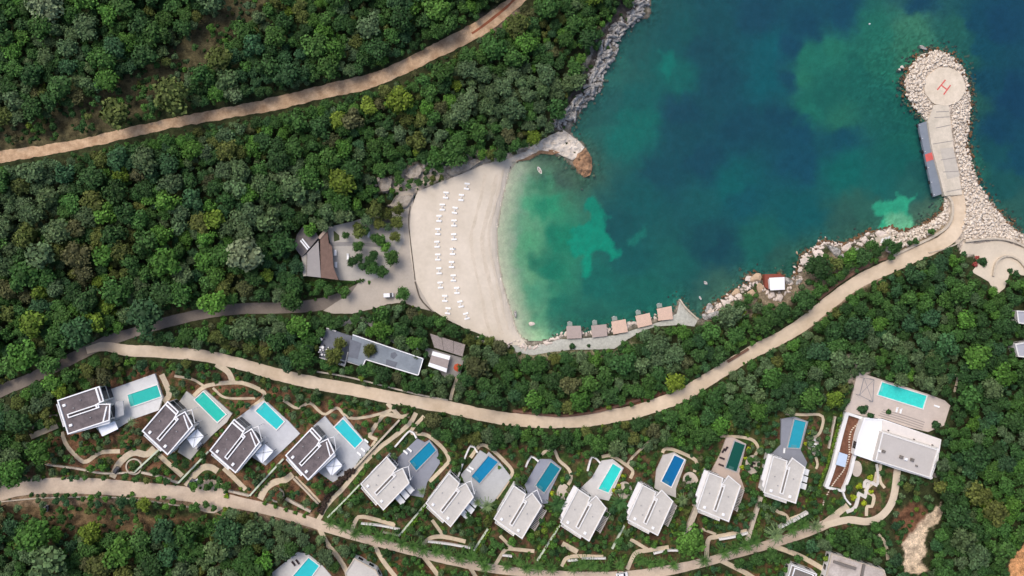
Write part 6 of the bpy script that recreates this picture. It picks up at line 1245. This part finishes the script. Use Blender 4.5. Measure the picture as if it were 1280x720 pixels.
# yard furniture at the beach house
for x, y, l in [(419.5,316,'upper white table bench on the beach house terrace'),(420.5,331,'lower white table bench on the beach house terrace')]:
    z = float(hxy(x, y))+.25; X, Y = wx(x, z), wy(y, z); o = empty('bench_table', (X, Y, z), l, 'table', 'white benches at the beach house'); MB().box((X, Y, z+.7), (1.0, 2.2, .08)).build('tabletop', M_WHITE2, o)
    for s_ in (-1, 1): MB().box((X, Y+s_*.9, z+.35), (.7, .1, .66)).build('leg', M_WHITE2, o)
for x, y, l in [(451,294,'left white daybed under the yard trees'),(461,293,'right white daybed under the yard trees'),(435,321,'white lounge seat on the beach house terrace')]: lounger(x, y, R(90), l, float(hxy(x, y))+.28, 'daybeds at the beach house', sc=1.15)
# dining chairs row beside the sails
for cx, cy, nm in ((249,556,'second'),(0,0,''),(423,588,'rightmost')):
    if cx:
        i = 2 if cx < 300 else 4; dx, dy = 3.4, -3.2
        z = tz(i); p = pw([(cx, cy)], z)[0]; o = empty('dining_table', (*p, z), f'long dining table beside the white canopy of the {nm} dark roofed villa', 'table', 'villa dining tables', R(43)); MB().box((*p, z+.74), (3.0, .9, .06), R(43)).build('tabletop', M_WHITE, o); q = MB(); [q.box((p[0]+a*math.cos(R(43)), p[1]+a*math.sin(R(43)), z+.36), (.08, .6, .72), R(43)) for a in (-1.2, 1.2)]; q.build('leg', M_DARK, o)
        for j in range(4):
            for sd in (1,):
                a = R(43); u_ = Vector((math.cos(a), math.sin(a))); n_ = Vector((math.sin(a), -math.cos(a))); c = Vector(p)+u_*(-1.15+.77*j)+n_*.85; m = MB(); m.box((c.x, c.y, z+.44), (.46, .46, .06), a); b_ = c+n_*.22; m.box((b_.x, b_.y, z+.68), (.46, .05, .42), a)
                for ax_ in (-.19, .19):
                    for ay_ in (-.19, .19): l_ = c+u_*ax_+n_*ay_; m.box((l_.x, l_.y, z+.21), (.04, .04, .42), a)
                tag(m.build('chair', M_DARK), f'dark chair along the dining table of the {nm} dark villa, {ordn(j)} from the left', 'chair', 'dark dining chairs')
# pergola frame on the large pool terrace
z = TZ[12]+2.6; fp = [(1080,472.5),(1092.5,474.5),(1091,502.5),(1074.5,494)]; W_ = pw(fp, z); o = empty('pergola', (*cen(W_), TZ[12]), 'open thin grey pergola frame left of the largest turquoise pool', 'pergola'); m = MB()
for k in range(4): m.tube((*W_[k], z), (*W_[(k+1) % 4], z), .09, n=6)
m.tube((*W_[0], z+.02), (*W_[2], z+.02), .06, n=6); m.tube((*W_[1], z-.02), (*W_[3], z-.02), .06, n=6); m.build('beam', mat('grey_steel', (120, 122, 126), .5, .05), o)
for p in W_: MB().tube((*p, TZ[12]), (*p, z), .08, n=6).build('post', mat('grey_steel', (120, 122, 126)), o)
for k in range(4): tag(strip('terrace_step', [(1098+2*k, 519-2.2*k),(1125+1.5*k, 527-2.6*k),(1153+k, 536.5-2.8*k)], 1.2, TZ[12]+.012*(k+1), mat('step_grey', (160, 150, 142), .9, .06), 0, flat=0, side=.2), kind='structure')
# ================================================================ vehicles, boats, person
def vehicle(x, y, L_, Wd, rz, c, label, cat, box=False, roofc=None):
    z = float(hxy(x, y))+.2; X, Y = wx(x, z), wy(y, z); o = empty('van' if box else 'parked_car', (X, Y, z), label, cat, None, rz); lm = lambda m, n, mt, bv=0: _part(m, n, mt, o, bv)
    m = MB(); hl = L_/2; hw = Wd/2
    if box: prof = [(-hl, .4), (hl, .4), (hl, 1.1), (hl-.5, 1.3), (hl-1.1, 2.2), (-hl, 2.3)]
    else: prof = [(-hl, .35), (hl, .35), (hl, .78), (hl-.9, .95), (hl*.25, 1.42), (-hl*.45, 1.42), (-hl+.25, 1.0), (-hl, .9)]
    n = len(prof); vs = [(px_, s*hw*(1 if pz < 1 else .86), pz) for s in (-1, 1) for px_, pz in prof]; m.add(vs, [tuple(range(n)), tuple(range(n, 2*n))[::-1]]+[(k, (k+1) % n, n+(k+1) % n, n+k) for k in range(n)]); lm(m, 'body', mat('car_'+str(c), c, .35, .03, 1, spec=.6), .06)
    m = MB()
    if not box: m.box((hl*.25+.33, 0, 1.2), (.75, Wd*.8, .05), 0, .55); m.box((-hl+.62, 0, 1.2), (.5, Wd*.78, .05), 0, -.75); m.box((0, 0, 1.15), (hl*.95, Wd*.93, .3))
    else: m.box((hl-.78, 0, 1.78), (.95, Wd*.8, .05), 0, .98); m.box((hl-1.0, 0, 1.6), (.7, Wd*.95, .4))
    lm(m, 'windscreen', M_GLASS)
    for sx in (-.6, .62):
        for sy in (-1, 1): m = MB(); m.tube((sx*hl, sy*(hw-.12), .32), (sx*hl, sy*(hw+.02), .32), .32, n=14); lm(m, 'wheel', M_DARK)
def _part(m, name, mt, par, bv=0):
    me = bpy.data.meshes.new(name); me.from_pydata(m.v, [], m.f); bm = bmesh.new(); bm.from_mesh(me); bmesh.ops.recalc_face_normals(bm, faces=bm.faces)
    if bv: bmesh.ops.bevel(bm, geom=bm.edges[:], offset=bv, segments=2, affect='EDGES')
    bm.to_mesh(me); bm.free(); return link(name, me, par, mt)
vehicle(486.5, 369, 3.4, 1.7, R(3), (236, 236, 236), 'small white van on the grey yard beside the beach', 'van', True)
vehicle(240, 603.5, 3.4, 1.6, R(58), (48, 48, 52), 'small black buggy at the gate left of the turning circle', 'buggy'); vehicle(245, 603, 3.2, 1.5, R(40), (206, 206, 210), 'small silver buggy just left of the turning circle', 'buggy'); vehicle(146.5, 587, 2.6, 1.3, R(60), (60, 60, 66), 'small dark buggy on the grey drive left of the round bed', 'buggy')
vehicle(777, 718, 4.2, 1.8, R(8), (238, 238, 238), 'white car on the sandy lane cut by the bottom edge', 'car'); vehicle(59, 634.5, 2.4, 1.5, R(85), (150, 150, 156), 'small grey buggy below the left part of the lane', 'buggy'); vehicle(382, 412, 2.8, 1.5, R(-10), (40, 42, 48), 'small dark buggy under trees left of the restaurant', 'buggy')
def boat(x, y, L_, rz, label, c, z=-.05):
    X, Y = wx(x, 0), wy(y, 0); o = empty('small_boat', (X, Y, z), label, 'boat', None, rz); n = 14; out = []
    for k in range(n): t = 2*math.pi*k/n; cx_ = math.cos(t); out.append((L_/2*cx_, L_*.22*math.sin(t)*(1-.25*max(0, cx_))))
    m = MB(); inn = [(a*.86, b*.8) for a, b in out]; low2 = [(a*.8, b*.6) for a, b in out]
    vs = [(a, b, -.15) for a, b in low2]+[(a, b, .35) for a, b in out]+[(a, b, .35) for a, b in inn]+[(a*.9, b*.85, .05) for a, b in inn]
    m.add(vs, [(k+j*n, (k+1) % n+j*n, (k+1) % n+(j+1)*n, k+(j+1)*n) for j in range(3) for k in range(n)]+[tuple(range(3*n, 4*n)), tuple(range(n))[::-1]]); _part(m, 'hull', mat('boat_'+str(c), c, .4, .03), o)
    for a in (-.15, .18): m = MB(); m.box((L_*a, 0, .27), (.22, L_*.34, .04)); _part(m, 'seat', M_WALL, o)
boat(875, 372.4, 1.5, R(-60), 'tiny white dinghy in the water near the promenade tip', (240, 240, 240)); boat(674.5, 213, 2.9, R(-62), 'slim white boat moored in the pebbly cove', (232, 224, 216))
m = MB(); z = 0; m.tube((wx(1087,0), wy(30,0), -.2), (wx(1087,0), wy(30,0), .35), .35, .15, n=12); tag(m.build('buoy', M_WHITE2), 'tiny white buoy on the dark water above the reef', 'buoy')
# one bather standing by the loungers, in dark clothes
def person(x, y, rz, label):
    z = float(hxy(x, y))+.06; me = bpy.data.meshes.new('person'); J = [(0,0,.95),(0,0,1.2),(0,0,1.42),(0,0,1.52),(0,.02,1.68),(.1,0,.9),(.11,.04,.5),(.12,0,.08),(.12,.14,.04),(-.1,0,.9),(-.11,-.03,.5),(-.13,-.08,.08),(-.13,.06,.04),(.19,0,1.38),(.25,.03,1.12),(.24,.14,.9),(-.19,0,1.38),(-.25,.02,1.12),(-.24,.1,.88)]
    E = [(0,1),(1,2),(2,3),(3,4),(0,5),(5,6),(6,7),(7,8),(0,9),(9,10),(10,11),(11,12),(2,13),(13,14),(14,15),(2,16),(16,17),(17,18)]; Rr = [.13,.13,.14,.06,.1,.09,.06,.045,.04,.09,.06,.045,.04,.06,.045,.035,.06,.045,.035]
    me.from_pydata(J, E, []); o = bpy.data.objects.new('person', me); COL.objects.link(o); sk = o.modifiers.new('skin', 'SKIN'); me.skin_vertices.new() if not me.skin_vertices else None
    for i, r_ in enumerate(Rr): me.skin_vertices[0].data[i].radius = (r_, r_*.85)
    me.skin_vertices[0].data[0].use_root = True; sb = o.modifiers.new('sub', 'SUBSURF'); sb.levels = 1; sb.render_levels = 1
    me.materials.append(mat('dark_clothes', (48, 44, 46), .9, .1, 3)); o.location = (wx(x, z), wy(y, z), z); o.rotation_euler.z = rz; tag(o, label, 'person')
    h = MB(); p = Vector(o.location)+Vector((0, .02, 1.72)); h.disc((p.x, p.y, p.z), .12, .07, 12); _h = h.build('hair', M_DARK, o)
person(567.3, 310.2, .6, 'person in dark clothes standing above the sixth pair, right beach row')
